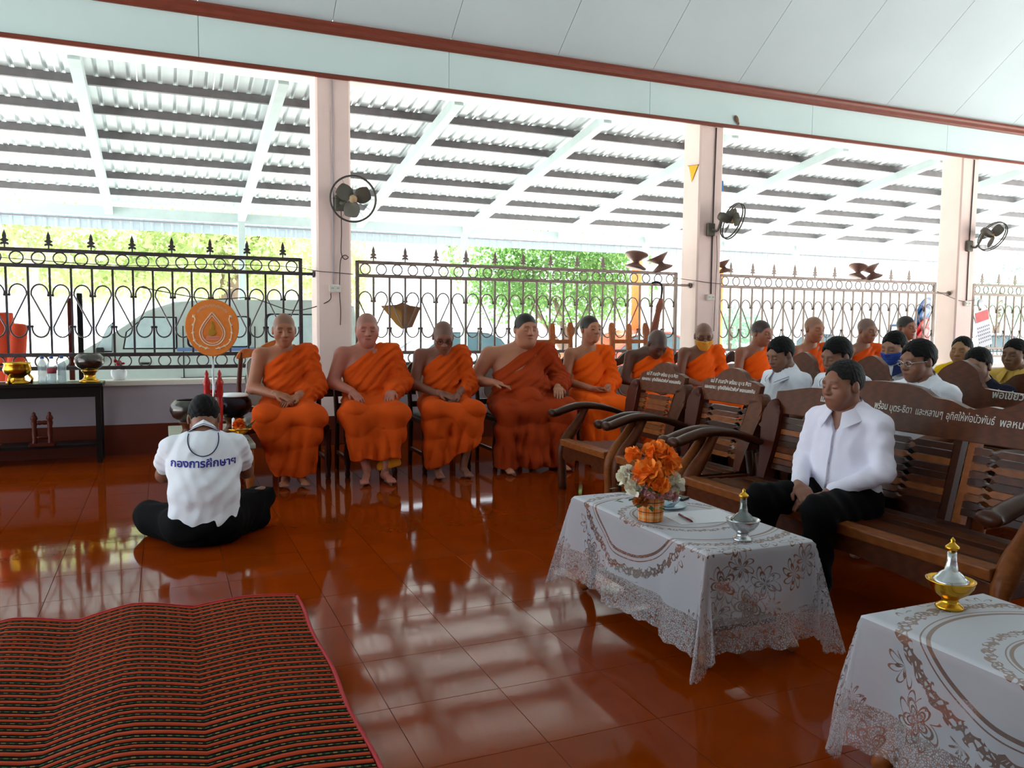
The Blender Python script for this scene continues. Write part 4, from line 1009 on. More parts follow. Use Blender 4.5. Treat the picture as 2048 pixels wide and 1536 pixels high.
person('stout shaven monk in orange robe with a hand on each knee', (1.58, 6.80, 0), R(-5), dict(wrR=(-.15, -.22, .715), wrL=(.165, -.22, .715), elR=(-.285, -.02, .77), elL=(.285, -.02, .77), shL=(.2, .01, 1.0), shR=(-.2, .01, 1.0), head=(0, -.03, 1.215), anL=(.08, -.42, .1), anR=(-.06, -.42, .1), toL=(.11, -.55, .035), toR=(-.10, -.55, .035), knL=(.19, -.42, .55), knR=(-.19, -.42, .55)), (170, 104, 86), 1.27, 1.22, .75, R(-4), R(8), 0, (.4, (110, 96, 88)), wear=monk_robe, sc=1.01,
       cfg=dict(seed=2, hem=.19, flare=1.35, lining=1, cuff=.8, hang=.06, extra=[rc((-.16, -.44, .5), (-.13, -.42, .2), .08, .07, .05)]), group=MG, hands='knees')
person('thin dark monk in spectacles with bowed head and clasped hands', (2.24, 6.80, 0), R(-6), dict(head=(.0, -.085, 1.165), neck=(0, -.01, 1.035), wrR=(-.07, -.27, .68), wrL=(.09, -.26, .68), knL=(.20, -.42, .54), knR=(-.16, -.42, .55)), (128, 80, 62), 1.0, 1.05, 0, R(-6), R(27), 0, (.45, (70, 64, 62)), wear=monk_robe,
       cfg=dict(seed=3, hem=.15, hemtilt=.55, flare=1.2, glasses=1, cuff=.45, extra=[rc((.05, -.44, .5), (.18, -.44, .30), .09, .07, .07), rc((-.15, -.40, .45), (.02, -.36, .1), .08, .05, .07)]), group=MG, hands='clasp')
person('very large monk in deep orange robe with cropped black hair', (2.98, 6.80, 0), R(-8), dict(chest=(0, .0, .90), waist=(0, -.05, .72), neck=(0.02, -.02, 1.06), head=(.05, -.06, 1.235), shR=(-.27, .0, 1.0), shL=(.26, .02, 1.0), elR=(-.41, .02, .76), elL=(.40, 0, .76), wrR=(-.27, -.19, .76), wrL=(.30, -.25, .72), knL=(.32, -.40, .53), knR=(-.22, -.44, .53), hipL=(.15, 0, .56), hipR=(-.14, 0, .56), anL=(.26, -.38, .1), anR=(-.2, -.44, .08), toR=(-.22, -.58, .035), toL=(.30, -.52, .035)), (178, 118, 90), 1.62, 1.38, 1.0, R(8), R(6), R(0), (.98, (10, 9, 10)), wear=monk_robe,
       cfg=dict(m=m_orC, seed=4, hem=.035, flare=1.15, bot=1.25, cuff=.7, hand=[((-.27, -.19, .76), (.75, -.6, -.1), (0, .2, -.95), -1, .3, 1.1), ((.30, -.25, .72), (-.2, -.85, -.3), (0, .3, -.9), 1, .3, 1.1)], extra=[rc((0, -.34, .6), (.05, -.46, .1), .13, .10, .1), rc((.3, -.38, .5), (.3, -.36, .1), .12, .11, .08)]), group=MG, hands='custom', jaw=1.1, headsc=1.2)
person('slim young monk in bright orange robe gazing to one side', (3.72, 6.82, 0), R(-6), dict(head=(.0, -.03, 1.235), neck=(0, 0, 1.05), wrR=(-.06, -.24, .69), wrL=(.09, -.24, .69)), (176, 116, 86), .95, 1.0, 0, R(14), R(0), 0, (.96, (14, 12, 12)), wear=monk_robe, eyes=1,
       cfg=dict(m=m_orB, seed=5, hem=.14, hang=.1), group=MG, hands='lap', bres=.0105)
person('dark-skinned monk bowing his head deeply behind the armchair', (4.36, 6.80, 0), R(-8), dict(head=(.03, -.16, 1.10), neck=(.0, -.04, 1.02), chest=(0, -.01, .88), shL=(.18, -.02, .98), shR=(-.18, -.02, .98)), (96, 62, 50), .98, 1.0, 0, R(6), R(42), 0, (.5, (70, 66, 64)), wear=monk_robe, hres=.0055, bres=.012, cfg=dict(m=m_orB, seed=6, hem=.14), group=MG)
m_maskY = cloth_mat('mask_yellow', (226, 164, 62)); m_maskB = cloth_mat('mask_blue', (52, 74, 150))
person('monk wearing spectacles and a yellow face mask', (5.0, 6.80, 0), R(-8), dict(head=(.0, -.05, 1.17), neck=(0, 0, 1.02)), (130, 88, 70), .95, 1, 0, R(-20), R(14), 0, (.3, (110, 96, 88)), wear=monk_robe, hres=.005, bres=.012, sc=1.0, cfg=dict(m=m_orB, seed=7, mask=m_maskY, glasses=1), group=MG)
person('monk in profile turning to the right in front of the middle column', (5.70, 6.80, 0), R(-4), dict(head=(.02, -.05, 1.205)), (150, 98, 76), .95, 1, 0, R(16), R(8), 0, (.9, (34, 30, 30)), wear=monk_robe, hres=.0055, bres=.012, cfg=dict(m=m_orB, seed=8), group=MG)
person('shaven monk, third from the right end of the row', (6.43, 6.80, 0), R(-6), dict(head=(.0, -.05, 1.235), neck=(0, 0, 1.06)), (160, 106, 80), .97, 1, 0, R(4), R(8), 0, (.4, (110, 98, 84)), wear=monk_robe, hres=.0058, bres=.0125, sc=1.01, cfg=dict(seed=9), group=MG)
person('shaven monk with light on his scalp, second from the right end', (7.19, 6.80, 0), R(-6), dict(head=(.0, -.05, 1.225), neck=(0, 0, 1.06)), (140, 96, 76), .97, 1, 0, R(4), R(10), 0, (.5, (90, 90, 88)), wear=monk_robe, hres=.0058, bres=.0125, sc=1.01, cfg=dict(seed=10), group=MG)
person('monk with cropped black hair at the right end of the row', (7.80, 6.80, 0), R(-6), dict(head=(.0, -.04, 1.245), neck=(0, 0, 1.07)), (150, 100, 78), .97, 1, 0, R(4), R(4), 0, (.97, (24, 22, 22)), wear=monk_robe, hres=.0058, bres=.0125, sc=1.02, cfg=dict(seed=11), group=MG)

# ---------------------------------------------------------------- laymen
m_wsh = cloth_mat('white_shirt', (234, 230, 246), .8, .03); m_polo = cloth_mat('white_polo', (232, 234, 242), .85, .03); m_blk = cloth_mat('black_trousers', (9, 8, 9), .9, .2)
m_navy = cloth_mat('navy_trim', (34, 44, 84)); m_yelp = cloth_mat('yellow_polo', (232, 186, 24)); m_pyel = cloth_mat('pale_yellow_shirt', (206, 168, 84)); m_dk = cloth_mat('dark_blouse', (34, 34, 50))
# man on the bench (sitting low, leaning back a little)
bj = dict(pelvis=(0, .02, .44), waist=(0, .02, .55), chest=(0, .035, .72), neck=(0, .02, .875), head=(0, -.02, 1.0), shL=(.165, .035, .815), shR=(-.165, .035, .815), elL=(.225, -.01, .60), elR=(-.22, .0, .60), wrL=(.075, -.235, .495), wrR=(-.075, -.24, .495), hipL=(.09, .0, .43), hipR=(-.09, 0, .43), knL=(.16, -.42, .45), knR=(-.16, -.42, .45), anL=(.15, -.40, .09), anR=(-.15, -.40, .09), toL=(.16, -.54, .04), toR=(-.16, -.54, .04))
person('man in white long-sleeved shirt and black trousers, eyes closed, on the bench', (3.10, 3.03, 0), R(-78), bj, (136, 88, 68), 1.08, .98, .15, R(-14), R(4), 0, (.0, (0, 0, 0)), hair='short', hairm=m_hairg, wear=shirt, hres=.0036, bres=.008, forehead=.022,
       cfg=dict(m=m_wsh, pants=m_blk, sleeve=1.86, seed=21, vneck=1, placket=1, shoes=1, ptop=.53), hands='clasp', headsc=.98)
def bench_sitter(label, loc, rz, skin, m, yaw=0, pitch=0, hair='short', hm=None, dz=.0, **k):
    J = {a: (b[0], b[1], b[2]+dz) for a, b in bj.items() if a[:2] not in ('an', 'to')}
    cf = dict(m=m, pants=m_blk, sleeve=.62, ptop=.53+dz); cf.update(k.pop('cfg', {}))
    return person(label, loc, rz, J, skin, k.pop('g', 1.05), 1.0, k.pop('fat', .1), yaw, pitch, 0, hair=hair, hairm=hm, wear=shirt, hres=.0052, bres=.011, cfg=cf, hands=k.pop('hands', 'clasp'), headsc=.96, **k)
bench_sitter('man in white polo with black hair, second row, farthest', (4.10, 4.60, 0), R(-92), (128, 88, 70), m_polo, R(2), R(20), 'full', dz=.08, cfg=dict(stripe=m_navy, seed=31))
bench_sitter('man in white polo looking down, directly behind the white-shirted man', (4.10, 4.07, 0), R(-92), (124, 84, 66), m_polo, R(0), R(16), 'full', dz=.09, cfg=dict(stripe=m_navy, seed=32))
bench_sitter('man in white polo with wire spectacles, second row nearest', (4.05, 3.40, 0), R(-92), (132, 90, 70), m_polo, R(-4), R(8), 'full', dz=.09, cfg=dict(stripe=m_navy, glasses=2, seed=33))
bench_sitter('woman in white polo with navy collar and blue face mask', (5.00, 4.42, 0), R(-80), (150, 108, 86), m_polo, R(0), R(12), 'bun', dz=.13, cfg=dict(collar=m_navy, mask=m_maskB, seed=34), g=.95)
bench_sitter('woman with dark hair and dark blouse behind the round bench hump', (5.05, 3.78, 0), R(-80), (142, 104, 82), m_dk, R(0), R(8), 'bun', dz=.03, cfg=dict(seed=35), g=.95)
bench_sitter('man in bright yellow polo beside the right column', (6.05, 4.68, 0), R(-72), (158, 116, 80), m_yelp, R(0), R(2), 'thin', dz=.09, forehead=.03, fat=.3, cfg=dict(seed=36))
bench_sitter('person in pale yellow shirt cut off by the right edge', (6.02, 4.20, 0), R(-84), (120, 84, 62), m_pyel, R(0), R(4), 'short', dz=.08, cfg=dict(seed=37))
# praying man on the floor, seen from behind (local -Y = his front)
kj = dict(pelvis=(0, .02, .13), waist=(0, -.0, .28), chest=(0, -.07, .45), mid=(0, .0, .30), neck=(0, -.15, .60), head=(0, -.215, .70), shL=(.18, -.12, .545), shR=(-.18, -.12, .545), elL=(.235, -.26, .36), elR=(-.235, -.26, .36), wrL=(.05, -.42, .40), wrR=(-.05, -.42, .40),
          hipL=(.11, 0, .11), hipR=(-.11, 0, .11), knL=(.33, -.28, .12), knR=(-.33, -.30, .19), anL=(-.10, -.38, .06), anR=(.12, -.30, .07), toL=(-.18, -.40, .05), toR=(.18, -.36, .05))
km = dict(kj)
kt = person('man in lettered white polo sitting cross-legged on the floor, seen from behind', (.20, 5.0, 0), R(176), km, (130, 86, 66), 1.22, 1.05, 0, R(0), R(38), 0, hair='short', wear=shirt, hres=.0042, bres=.008, hands='custom',
       cfg=dict(m=m_polo, pants=m_blk, sleeve=.55, seed=41, inf=.026, stripe=m_navy, ctilt=R(28), ptop=.24, fold=.55, hand=[((-.05, -.42, .40), (.25, -.6, .75), (.9, 0, 0), 1, .1), ((.05, -.42, .40), (-.25, -.6, .75), (-.9, 0, 0), -1, .1)],
                hemz=lambda P: .075-P[:, 2]+.42*np.abs(P[:, 0]), pextra=[el((0, .03, .10), (.20, .15, .10), .08), rc((.18, -.10, .08), (.30, -.22, .08), .085, .08, .05), rc((-.18, -.10, .08), (-.30, -.22, .08), .085, .08, .05)]))
V, F = ALLV[kt.name]; bv = BVHTree.FromPolygons([tuple(v) for v in V], [tuple(int(i) for i in f) for f in F])
m_ink = mat('navy_print', (44, 44, 140), .7, var=.05)
me = text_mesh('กองการศึกษาฯ', .060, m_ink, 'lettering', 1.0, .0016)
bm = bmesh.new(); bm.from_mesh(me); bmesh.ops.subdivide_edges(bm, edges=[e for e in bm.edges if e.calc_length() > .01], cuts=2); bmesh.ops.triangulate(bm, faces=bm.faces)
for v in bm.verts:
    x, z = -v.co.x, .475+v.co.y*.97
    h_ = bv.ray_cast(Vector((x, .6, z)), Vector((0, -1, 0)))
    v.co = (h_[0]+Vector((0, .003, .0015))) if h_[0] else Vector((x, 0, z))
bm.to_mesh(me); bm.free()
sh_ = [c for c in kt.children if c.name.startswith('shirt')][0]
obj('lettering', me, sh_)
lan = []
for k in range(25):
    a = R(-128+256*k/24); x = .085*math.sin(a)*1.0; z = .55+.055-.10*math.cos(a)*.9
    h_ = bv.ray_cast(Vector((x, .6, z)), Vector((0, -1, 0)))
    if h_[0]: lan.append(h_[0]+Vector((0, .004, .002)))
m_cordn = mat('navy_cord', (30, 36, 70), .6)
tag(MB().tube(lan, .003, 6).build('lanyard', m_cordn, kt))

# ================================================================ SMALL THINGS
# ---- woven mat: one ribbon per woven band
def mat_band_material():
    m = bpy.data.materials.new('mat_weave'); m.use_nodes = True; nt = m.node_tree; N = nt.nodes; L = nt.links; b = N['Principled BSDF']
    uv = N.new('ShaderNodeUVMap'); sp = N.new('ShaderNodeSeparateXYZ'); L.new(uv.outputs[0], sp.inputs[0])
    def math_(op, a, bb, c=None):
        n = N.new('ShaderNodeMath'); n.operation = op
        for i, q_ in enumerate((a, bb)):
            if hasattr(q_, 'links'): L.new(q_, n.inputs[i])
            else: n.inputs[i].default_value = q_
        return n.outputs[0]
    u, v = sp.outputs[0], sp.outputs[1]
    dash = math_('GREATER_THAN', math_('FRACT', math_('MULTIPLY', u, 44.0), 0), .45)
    alt = math_('GREATER_THAN', math_('FRACT', math_('MULTIPLY', u, 22.0), 0), .5)
    red = N.new('ShaderNodeMix'); red.data_type = 'RGBA'; red.inputs[6].default_value = (*lin((158, 46, 22)), 1); red.inputs[7].default_value = (*lin((186, 70, 34)), 1)
    nz = N.new('ShaderNodeTexNoise'); nz.inputs['Scale'].default_value = 9; L.new(uv.outputs[0], nz.inputs[0]); L.new(nz.outputs[0], red.inputs[0])
    gy = N.new('ShaderNodeMix'); gy.data_type = 'RGBA'; gy.inputs[6].default_value = (*lin((44, 92, 38)), 1); gy.inputs[7].default_value = (*lin((128, 112, 52)), 1); L.new(alt, gy.inputs[0])
    dk = N.new('ShaderNodeMix'); dk.data_type = 'RGBA'; dk.inputs[6].default_value = (*lin((18, 16, 14)), 1); L.new(gy.outputs[2], dk.inputs[7]); L.new(dash, dk.inputs[0])
    inband = math_('MULTIPLY', math_('GREATER_THAN', v, .68), math_('LESS_THAN', v, .86))
    s1 = N.new('ShaderNodeMix'); s1.data_type = 'RGBA'; s1.inputs[7].default_value = (*lin((18, 16, 14)), 1); L.new(red.outputs[2], s1.inputs[6]); L.new(math_('GREATER_THAN', v, .54), s1.inputs[0])
    s2 = N.new('ShaderNodeMix'); s2.data_type = 'RGBA'; L.new(s1.outputs[2], s2.inputs[6]); L.new(dk.outputs[2], s2.inputs[7]); L.new(inband, s2.inputs[0])
    L.new(s2.outputs[2], b.inputs['Base Color']); b.inputs['Roughness'].default_value = .6; b.inputs['Specular IOR Level'].default_value = .1
    return m
m_weave = mat_band_material(); m_bind = mat('mat_binding', (170, 30, 40), .6)
mt_ = thing('woven_mat', 'red, black and green striped woven floor mat with fold ridges', 'mat', (0, 0, 0))
def mh(x, y):
    k = (x-.09)/.46; f_ = k-math.floor(k)
    return .006+.046*(1-abs(2*f_-1)**1.3)*(.45 if x > .09 else 1)+.004*math.sin(y*9+x*5)*.3
rn = random.Random(3); y = 3.82; nb_ = 0
while y > 1.75:
    wv = rn.choice([.038, .04, .042, .044, .052]); uo = rn.random()*.012; nx_ = 46; x0, x1 = -1.75, .54; Vv = []; Ff = []; uvs = []
    for i in range(nx_+1):
        x = x0+(x1-x0)*i/nx_
        for j_, (vv, dz) in enumerate(((0, .0), (.12, .006), (.5, .008), (.62, .001), (.72, .005), (.9, .005), (1, 0))):
            Vv.append((x, y-vv*wv*.995+.006*math.sin(x*3+1), mh(x, y)+dz)); uvs.append((x+uo, vv))
    for i in range(nx_):
        for j_ in range(6): a = i*7+j_; Ff.append((a, a+1, a+8, a+7))
    me = MB().add(Vv, Ff, True).mesh('band', m_weave); ul = me.uv_layers.new(name='UVMap')
    for lp in me.loops: ul.data[lp.index].uv = uvs[lp.vertex_index]
    obj('band', me, mt_); y -= wv
MB().tube([(.545+.006*math.sin(yy*9), yy, mh(.54, yy)+.004) for yy in [1.75+.05*i for i in range(42)]], .008, 6).build('binding', m_bind, mt_)
MB().tube([(x, 3.824+.006*math.sin(x*3+1), mh(x, 3.8)+.003) for x in [-1.75+.05*i for i in range(47)]], .007, 6).build('binding', m_bind, mt_)

# ---- lace tablecloths
def lace_material():
    m = bpy.data.materials.new('lace'); m.use_nodes = True; nt = m.node_tree; N = nt.nodes; L = nt.links; b = N['Principled BSDF']
    uv = N.new('ShaderNodeUVMap')
    def mth(op, a, bb=0.0, c=0.0):
        n = N.new('ShaderNodeMath'); n.operation = op
        for i, q_ in enumerate((a, bb, c)):
            if hasattr(q_, 'links'): L.new(q_, n.inputs[i])
            elif i < 2 or op in ('SMOOTH_MIN',): n.inputs[i].default_value = q_
        return n.outputs[0]
    ln = N.new('ShaderNodeVectorMath'); ln.operation = 'LENGTH'; L.new(uv.outputs[0], ln.inputs[0]); r = ln.outputs['Value']
    sp = N.new('ShaderNodeSeparateXYZ'); L.new(uv.outputs[0], sp.inputs[0]); ang = mth('ARCTAN2', sp.outputs[1], sp.outputs[0])
    def band(rc_, w, lob=0, amp=0):
        rr_ = mth('ADD', r, mth('MULTIPLY', mth('ABSOLUTE', mth('SINE', mth('MULTIPLY', ang, lob))), amp)) if lob else r
        return mth('LESS_THAN', mth('ABSOLUTE', mth('SUBTRACT', rr_, rc_)), w)
    def vor(scale, feat='DISTANCE_TO_EDGE'):
        v = N.new('ShaderNodeTexVoronoi'); v.feature = feat; v.inputs['Scale'].default_value = scale; L.new(uv.outputs[0], v.inputs[0]); return v.outputs['Distance']
    rings = mth('MAXIMUM', mth('MAXIMUM', band(.395, .006), band(.415, .0022)), mth('MAXIMUM', band(.205, .005), band(.218, .002)))
    scal = mth('MAXIMUM', mth('MULTIPLY', band(.455, .018, 24, -.012), mth('LESS_THAN', vor(55), .16)), mth('MULTIPLY', band(.25, .014, 16, -.01), mth('LESS_THAN', vor(60), .16)))
    vp_ = N.new('ShaderNodeTexVoronoi'); vp_.inputs['Scale'].default_value = 7.2; vp_.inputs['Randomness'].default_value = .75; L.new(uv.outputs[0], vp_.inputs[0])
    vs_ = N.new('ShaderNodeVectorMath'); vs_.operation = 'SUBTRACT'; L.new(uv.outputs[0], vs_.inputs[0]); L.new(vp_.outputs['Position'], vs_.inputs[1])
    vl_ = N.new('ShaderNodeVectorMath'); vl_.operation = 'LENGTH'; L.new(vs_.outputs[0], vl_.inputs[0]); lr = vl_.outputs['Value']
    sp2 = N.new('ShaderNodeSeparateXYZ'); L.new(vs_.outputs[0], sp2.inputs[0]); la = mth('ARCTAN2', sp2.outputs[1], sp2.outputs[0])
    def petal(R0, lob, amp, w, tw=0.0): return mth('LESS_THAN', mth('ABSOLUTE', mth('SUBTRACT', lr, mth('MULTIPLY', mth('ADD', 1-amp, mth('MULTIPLY', mth('ABSOLUTE', mth('SINE', mth('ADD', mth('MULTIPLY', la, lob), mth('MULTIPLY', lr, tw)))), amp)), R0))), w)
    pet = mth('MAXIMUM', mth('MAXIMUM', petal(.062, 2.5, .55, .0040), petal(.046, 2.5, .5, .0030)), mth('MAXIMUM', petal(.024, 3.0, .4, .004), petal(.080, 4.0, .35, .0028, 40.0)))
    motif = mth('LESS_THAN', vor(5.2, 'F1'), .42)
    outer = mth('GREATER_THAN', r, .50)
    flor = mth('MULTIPLY', outer, pet)
    fine = mth('MULTIPLY', mth('LESS_THAN', vor(150), .14), mth('MULTIPLY', outer, mth('MAXIMUM', mth('LESS_THAN', lr, .04), mth('MAXIMUM', mth('GREATER_THAN', mth('ABSOLUTE', sp.outputs[0]), .50), mth('GREATER_THAN', mth('ABSOLUTE', sp.outputs[1]), .78)))))
    open_ = mth('MAXIMUM', mth('MAXIMUM', rings, scal), mth('MAXIMUM', flor, mth('MULTIPLY', fine, .6)))
    hang_ = mth('MAXIMUM', mth('GREATER_THAN', mth('ABSOLUTE', sp.outputs[0]), .26), mth('GREATER_THAN', mth('ABSOLUTE', sp.outputs[1]), .535))
    alpha = mth('SUBTRACT', mth('SUBTRACT', .90, mth('MULTIPLY', hang_, .36)), mth('MULTIPLY', open_, .36)); L.new(alpha, b.inputs['Alpha'])
    mx = N.new('ShaderNodeMix'); mx.data_type = 'RGBA'; mx.inputs[6].default_value = (*lin((200, 200, 208)), 1); mx.inputs[7].default_value = (*lin((196, 176, 168)), 1); L.new(open_, mx.inputs[0])
    L.new(mx.outputs[2], b.inputs['Base Color']); b.inputs['Roughness'].default_value = .85; b.inputs['Specular IOR Level'].default_value = .2
    tr_ = N.new('ShaderNodeBsdfTranslucent'); L.new(mx.outputs[2], tr_.inputs[0])
    bp = N.new('ShaderNodeBump'); bp.inputs['Strength'].default_value = .3; bp.inputs['Distance'].default_value = .003; L.new(open_, bp.inputs['Height']); L.new(bp.outputs[0], b.inputs['Normal'])
    return m
m_lace = lace_material()
def coffee_table(cx, cy, a, b, zt, label, clabel, seed):
    t = thing('coffee_table', label, 'table', (cx, cy, 0), 0)
    MB().box((0, 0, zt-.022), (2*a, 2*b, .036), ch=.008).build('tabletop', w_light, t)
    MB().box((0, 0, zt-.085), (2*a-.08, 2*b-.08, .09)).build('apron', w_mid, t)
    for sx in (-1, 1):
        for sy in (-1, 1):
            x, y = sx*(a-.05), sy*(b-.06)
            MB().tube(spl([(x, y, zt-.05), (x+sx*.01, y+sy*.01, zt-.18), (x-sx*.012, y-sy*.012, .14), (x+sx*.0, y+sy*.0, .06), (x+sx*.02, y+sy*.03, .018)], 4), [.032, .034, .036, .036, .034, .03, .027, .025, .024, .024, .024, .026, .028, .029, .028, .024, .018], 9).build('leg', w_light, t)
    MB().box((0, 0, .12), (2*a-.14, 2*b-.2, .02)).build('lower_shelf', w_mid, t)
    o = .385; NU, NV = 76, 108; Vv = []; uvs = []; rn = random.Random(seed); p1, p2, p3 = [rn.random()*6 for _ in range(3)]
    for j_ in range(NV+1):
        for i in range(NU+1):
            p = (2*i/NU-1)*(a+o); q = (2*j_/NV-1)*(b+o)
            ex, ey = max(abs(p)-a, 0), max(abs(q)-b, 0); e = math.hypot(ex, ey); sx, sy = (1 if p > 0 else -1), (1 if q > 0 else -1)
            if e < 1e-6: Vv.append((p, q, zt)); uvs.append((p, q)); continue
            lim = max(ex, ey); em = min(e, lim*1.18) if lim > 0 else e
            edge = max(0, (lim/o-.93)/.07)
            em += edge*.012*abs(math.sin((p if ey > ex else q)*38))
            th = math.atan2(ey, ex); cor_ = math.sin(2*th)**2
            rp = (.022*math.sin((q*13 if ex > ey else p*15)+p1)+.012*math.sin((q*29 if ex > ey else p*31)+p2))*(1-cor_)+.045*math.sin(th*6+p3)*cor_
            hor = .012*min(1, em/.02)+em*(.10+.10*cor_)+rp*(em/o)
            rd = .02; z = zt-(em-rd*.43 if em > rd else em*em/(2*rd))*(.985-.02*cor_)
            Vv.append((sx*(min(abs(p), a)+hor*ex/e), sy*(min(abs(q), b)+hor*ey/e), max(z, .012+.004*math.sin(p*40))))
            uvs.append((p, q))
    Ff = [(j_*(NU+1)+i, j_*(NU+1)+i+1, (j_+1)*(NU+1)+i+1, (j_+1)*(NU+1)+i) for j_ in range(NV) for i in range(NU)]
    me = MB().add(Vv, Ff, True).mesh('tablecloth', m_lace); ul = me.uv_layers.new(name='UVMap')
    for lp in me.loops: ul.data[lp.index].uv = uvs[lp.vertex_index]
    c = obj('tablecloth', me, None, (cx, cy, .0015)); tag(c, clabel, 'tablecloth')
    return t
ZT = .462
coffee_table(2.055, 2.91, .245, .52, ZT, 'low wooden coffee table under lace before the seated man', 'white lace cloth on the coffee table that carries the flowers', 1)
coffee_table(2.095, 1.18, .245, .52, ZT, 'low wooden coffee table under lace in the bottom right corner', 'white lace cloth on the nearest coffee table, bottom right', 2)
ZC = ZT+.0018
# ---- flowers in a plaid pot
m_fo = mat('orange_petal', (255, 146, 50), .7, var=.12, scale=30); m_fw = mat('cream_petal', (236, 230, 212), .7, var=.1, scale=30); m_fp = mat('dusty_pink_petal', (220, 168, 168), .7, var=.15, scale=30); m_fl = mat('pot_leaf', (58, 84, 40), .6, var=.3, scale=20)
for m_ in (m_fo, m_fw):
    nt = m_.node_tree; b_ = nt.nodes['Principled BSDF']; b_.inputs['Subsurface Weight'].default_value = .25; b_.inputs['Subsurface Radius'].default_value = (.02, .01, .005)
def plaid():
    m = bpy.data.materials.new('plaid'); m.use_nodes = True; nt = m.node_tree; N = nt.nodes; L = nt.links; b = N['Principled BSDF']
    tc = N.new('ShaderNodeTexCoord'); sp = N.new('ShaderNodeSeparateXYZ'); L.new(tc.outputs['Object'], sp.inputs[0])
    def mth(op, a, bb=0.0):
        n = N.new('ShaderNodeMath'); n.operation = op
        for i, q_ in enumerate((a, bb)):
            if hasattr(q_, 'links'): L.new(q_, n.inputs[i])
            else: n.inputs[i].default_value = q_
        return n.outputs[0]
    an = mth('MULTIPLY', mth('ARCTAN2', sp.outputs[1], sp.outputs[0]), 1.59); z = mth('MULTIPLY', sp.outputs[2], 24.0)
    fa, fz = mth('FRACT', an), mth('FRACT', z)
    dark = mth('MAXIMUM', mth('LESS_THAN', fa, .07), mth('LESS_THAN', fz, .08)); pale = mth('MULTIPLY', mth('GREATER_THAN', fa, .45), mth('LESS_THAN', fa, .75)); pale2 = mth('MULTIPLY', mth('GREATER_THAN', fz, .45), mth('LESS_THAN', fz, .75))
    m1 = N.new('ShaderNodeMix'); m1.data_type = 'RGBA'; m1.inputs[6].default_value = (*lin((222, 122, 30)), 1); m1.inputs[7].default_value = (*lin((216, 188, 140)), 1); L.new(mth('MULTIPLY', mth('ADD', pale, pale2), .45), m1.inputs[0])
    m2 = N.new('ShaderNodeMix'); m2.data_type = 'RGBA'; m2.inputs[7].default_value = (*lin((44, 40, 40)), 1); L.new(m1.outputs[2], m2.inputs[6]); L.new(dark, m2.inputs[0]); L.new(m2.outputs[2], b.inputs['Base Color']); b.inputs['Roughness'].default_value = .6
    return m
fp_ = thing('flower_pot', 'orange plaid flower pot with orange, cream and pink blooms on the lace', 'flower pot', (1.885, 2.885, ZC))
MB().lathe([(0, 0), (.050, 0), (.052, .004), (.058, .098), (.060, .105), (.056, .105), (.050, .09), (0, .088)], 28).build('pot', plaid(), fp_)
def bloom(c, r, m, n=70, seed=0, ruff=.5):
    rn = random.Random(seed); mb = MB(); c = Vector(c); mb.ell(c, (r*.6,)*3, 8, 6)
    for i in range(n):
        zz = 1-1.6*(i+.5)/n; a = i*2.39996; q = math.sqrt(max(0, 1-zz*zz)); d = Vector((q*math.cos(a), q*math.sin(a), zz)); u = d.cross(Vector((.3, .2, 1))).normalized(); w = d.cross(u)
        L_ = r*rn.uniform(.85, 1.15); wd2 = r*.34*rn.uniform(.8, 1.3); b0 = c+d*r*.35; tp_ = c+d*L_+u*rn.uniform(-ruff, ruff)*r*.4+w*rn.uniform(-ruff, ruff)*r*.4
        ang = rn.uniform(0, 3.14); s1 = u*math.cos(ang)+w*math.sin(ang); md = (b0+tp_)/2+d*r*.08
        mb.add([b0-s1*wd2*.3, b0+s1*wd2*.3, md+s1*wd2, tp_+s1*wd2*.7, tp_+d*r*.06, tp_-s1*wd2*.7, md-s1*wd2], [(0, 1, 2, 6), (6, 2, 3, 5), (5, 3, 4)], True)
    return mb
fl_ = [(-.03, -.02, .20, .068, m_fo), (.07, -.005, .235, .062, m_fo), (.035, .02, .275, .058, m_fo), (-.06, .05, .275, .035, m_fo), (.10, .03, .26, .045, m_fo), (.0, -.05, .16, .05, m_fo), (-.10, .03, .19, .045, m_fw), (-.085, -.01, .15, .045, m_fw), (.09, -.03, .155, .048, m_fw), (.10, .0, .115, .035, m_fw), (-.045, -.045, .125, .034, m_fp), (.03, -.055, .12, .034, m_fp), (.125, .03, .15, .034, m_fp), (.07, .08, .16, .045, m_fw), (-.04, .085, .17, .045, m_fw), (.075, -.05, .105, .024, m_fp), (-.075, -.04, .095, .03, mat('amber_petal', (190, 110, 50), .7))]
for i, (x, y, z, r, m_) in enumerate(fl_): bloom((x, y, z), r, m_, 64, i, .6).build('bloom', m_, fp_)
rn = random.Random(5)
for i in range(30):
    a = rn.uniform(0, 6.28); rr_ = rn.uniform(.05, .13); c = Vector((math.cos(a)*rr_-.03, math.sin(a)*rr_, rn.uniform(.085, .16))); d = Vector((math.cos(a), math.sin(a), rn.uniform(-.5, .4))).normalized(); s1 = d.cross(Vector((0, 0, 1))).normalized()
    MB().add([c, c+d*.02+s1*.012, c+d*.045, c+d*.02-s1*.012, c+d*.022+Vector((0, 0, .004))], [(0, 1, 4), (1, 2, 4), (2, 3, 4), (3, 0, 4)], True).build('leaf', m_fl, fp_)
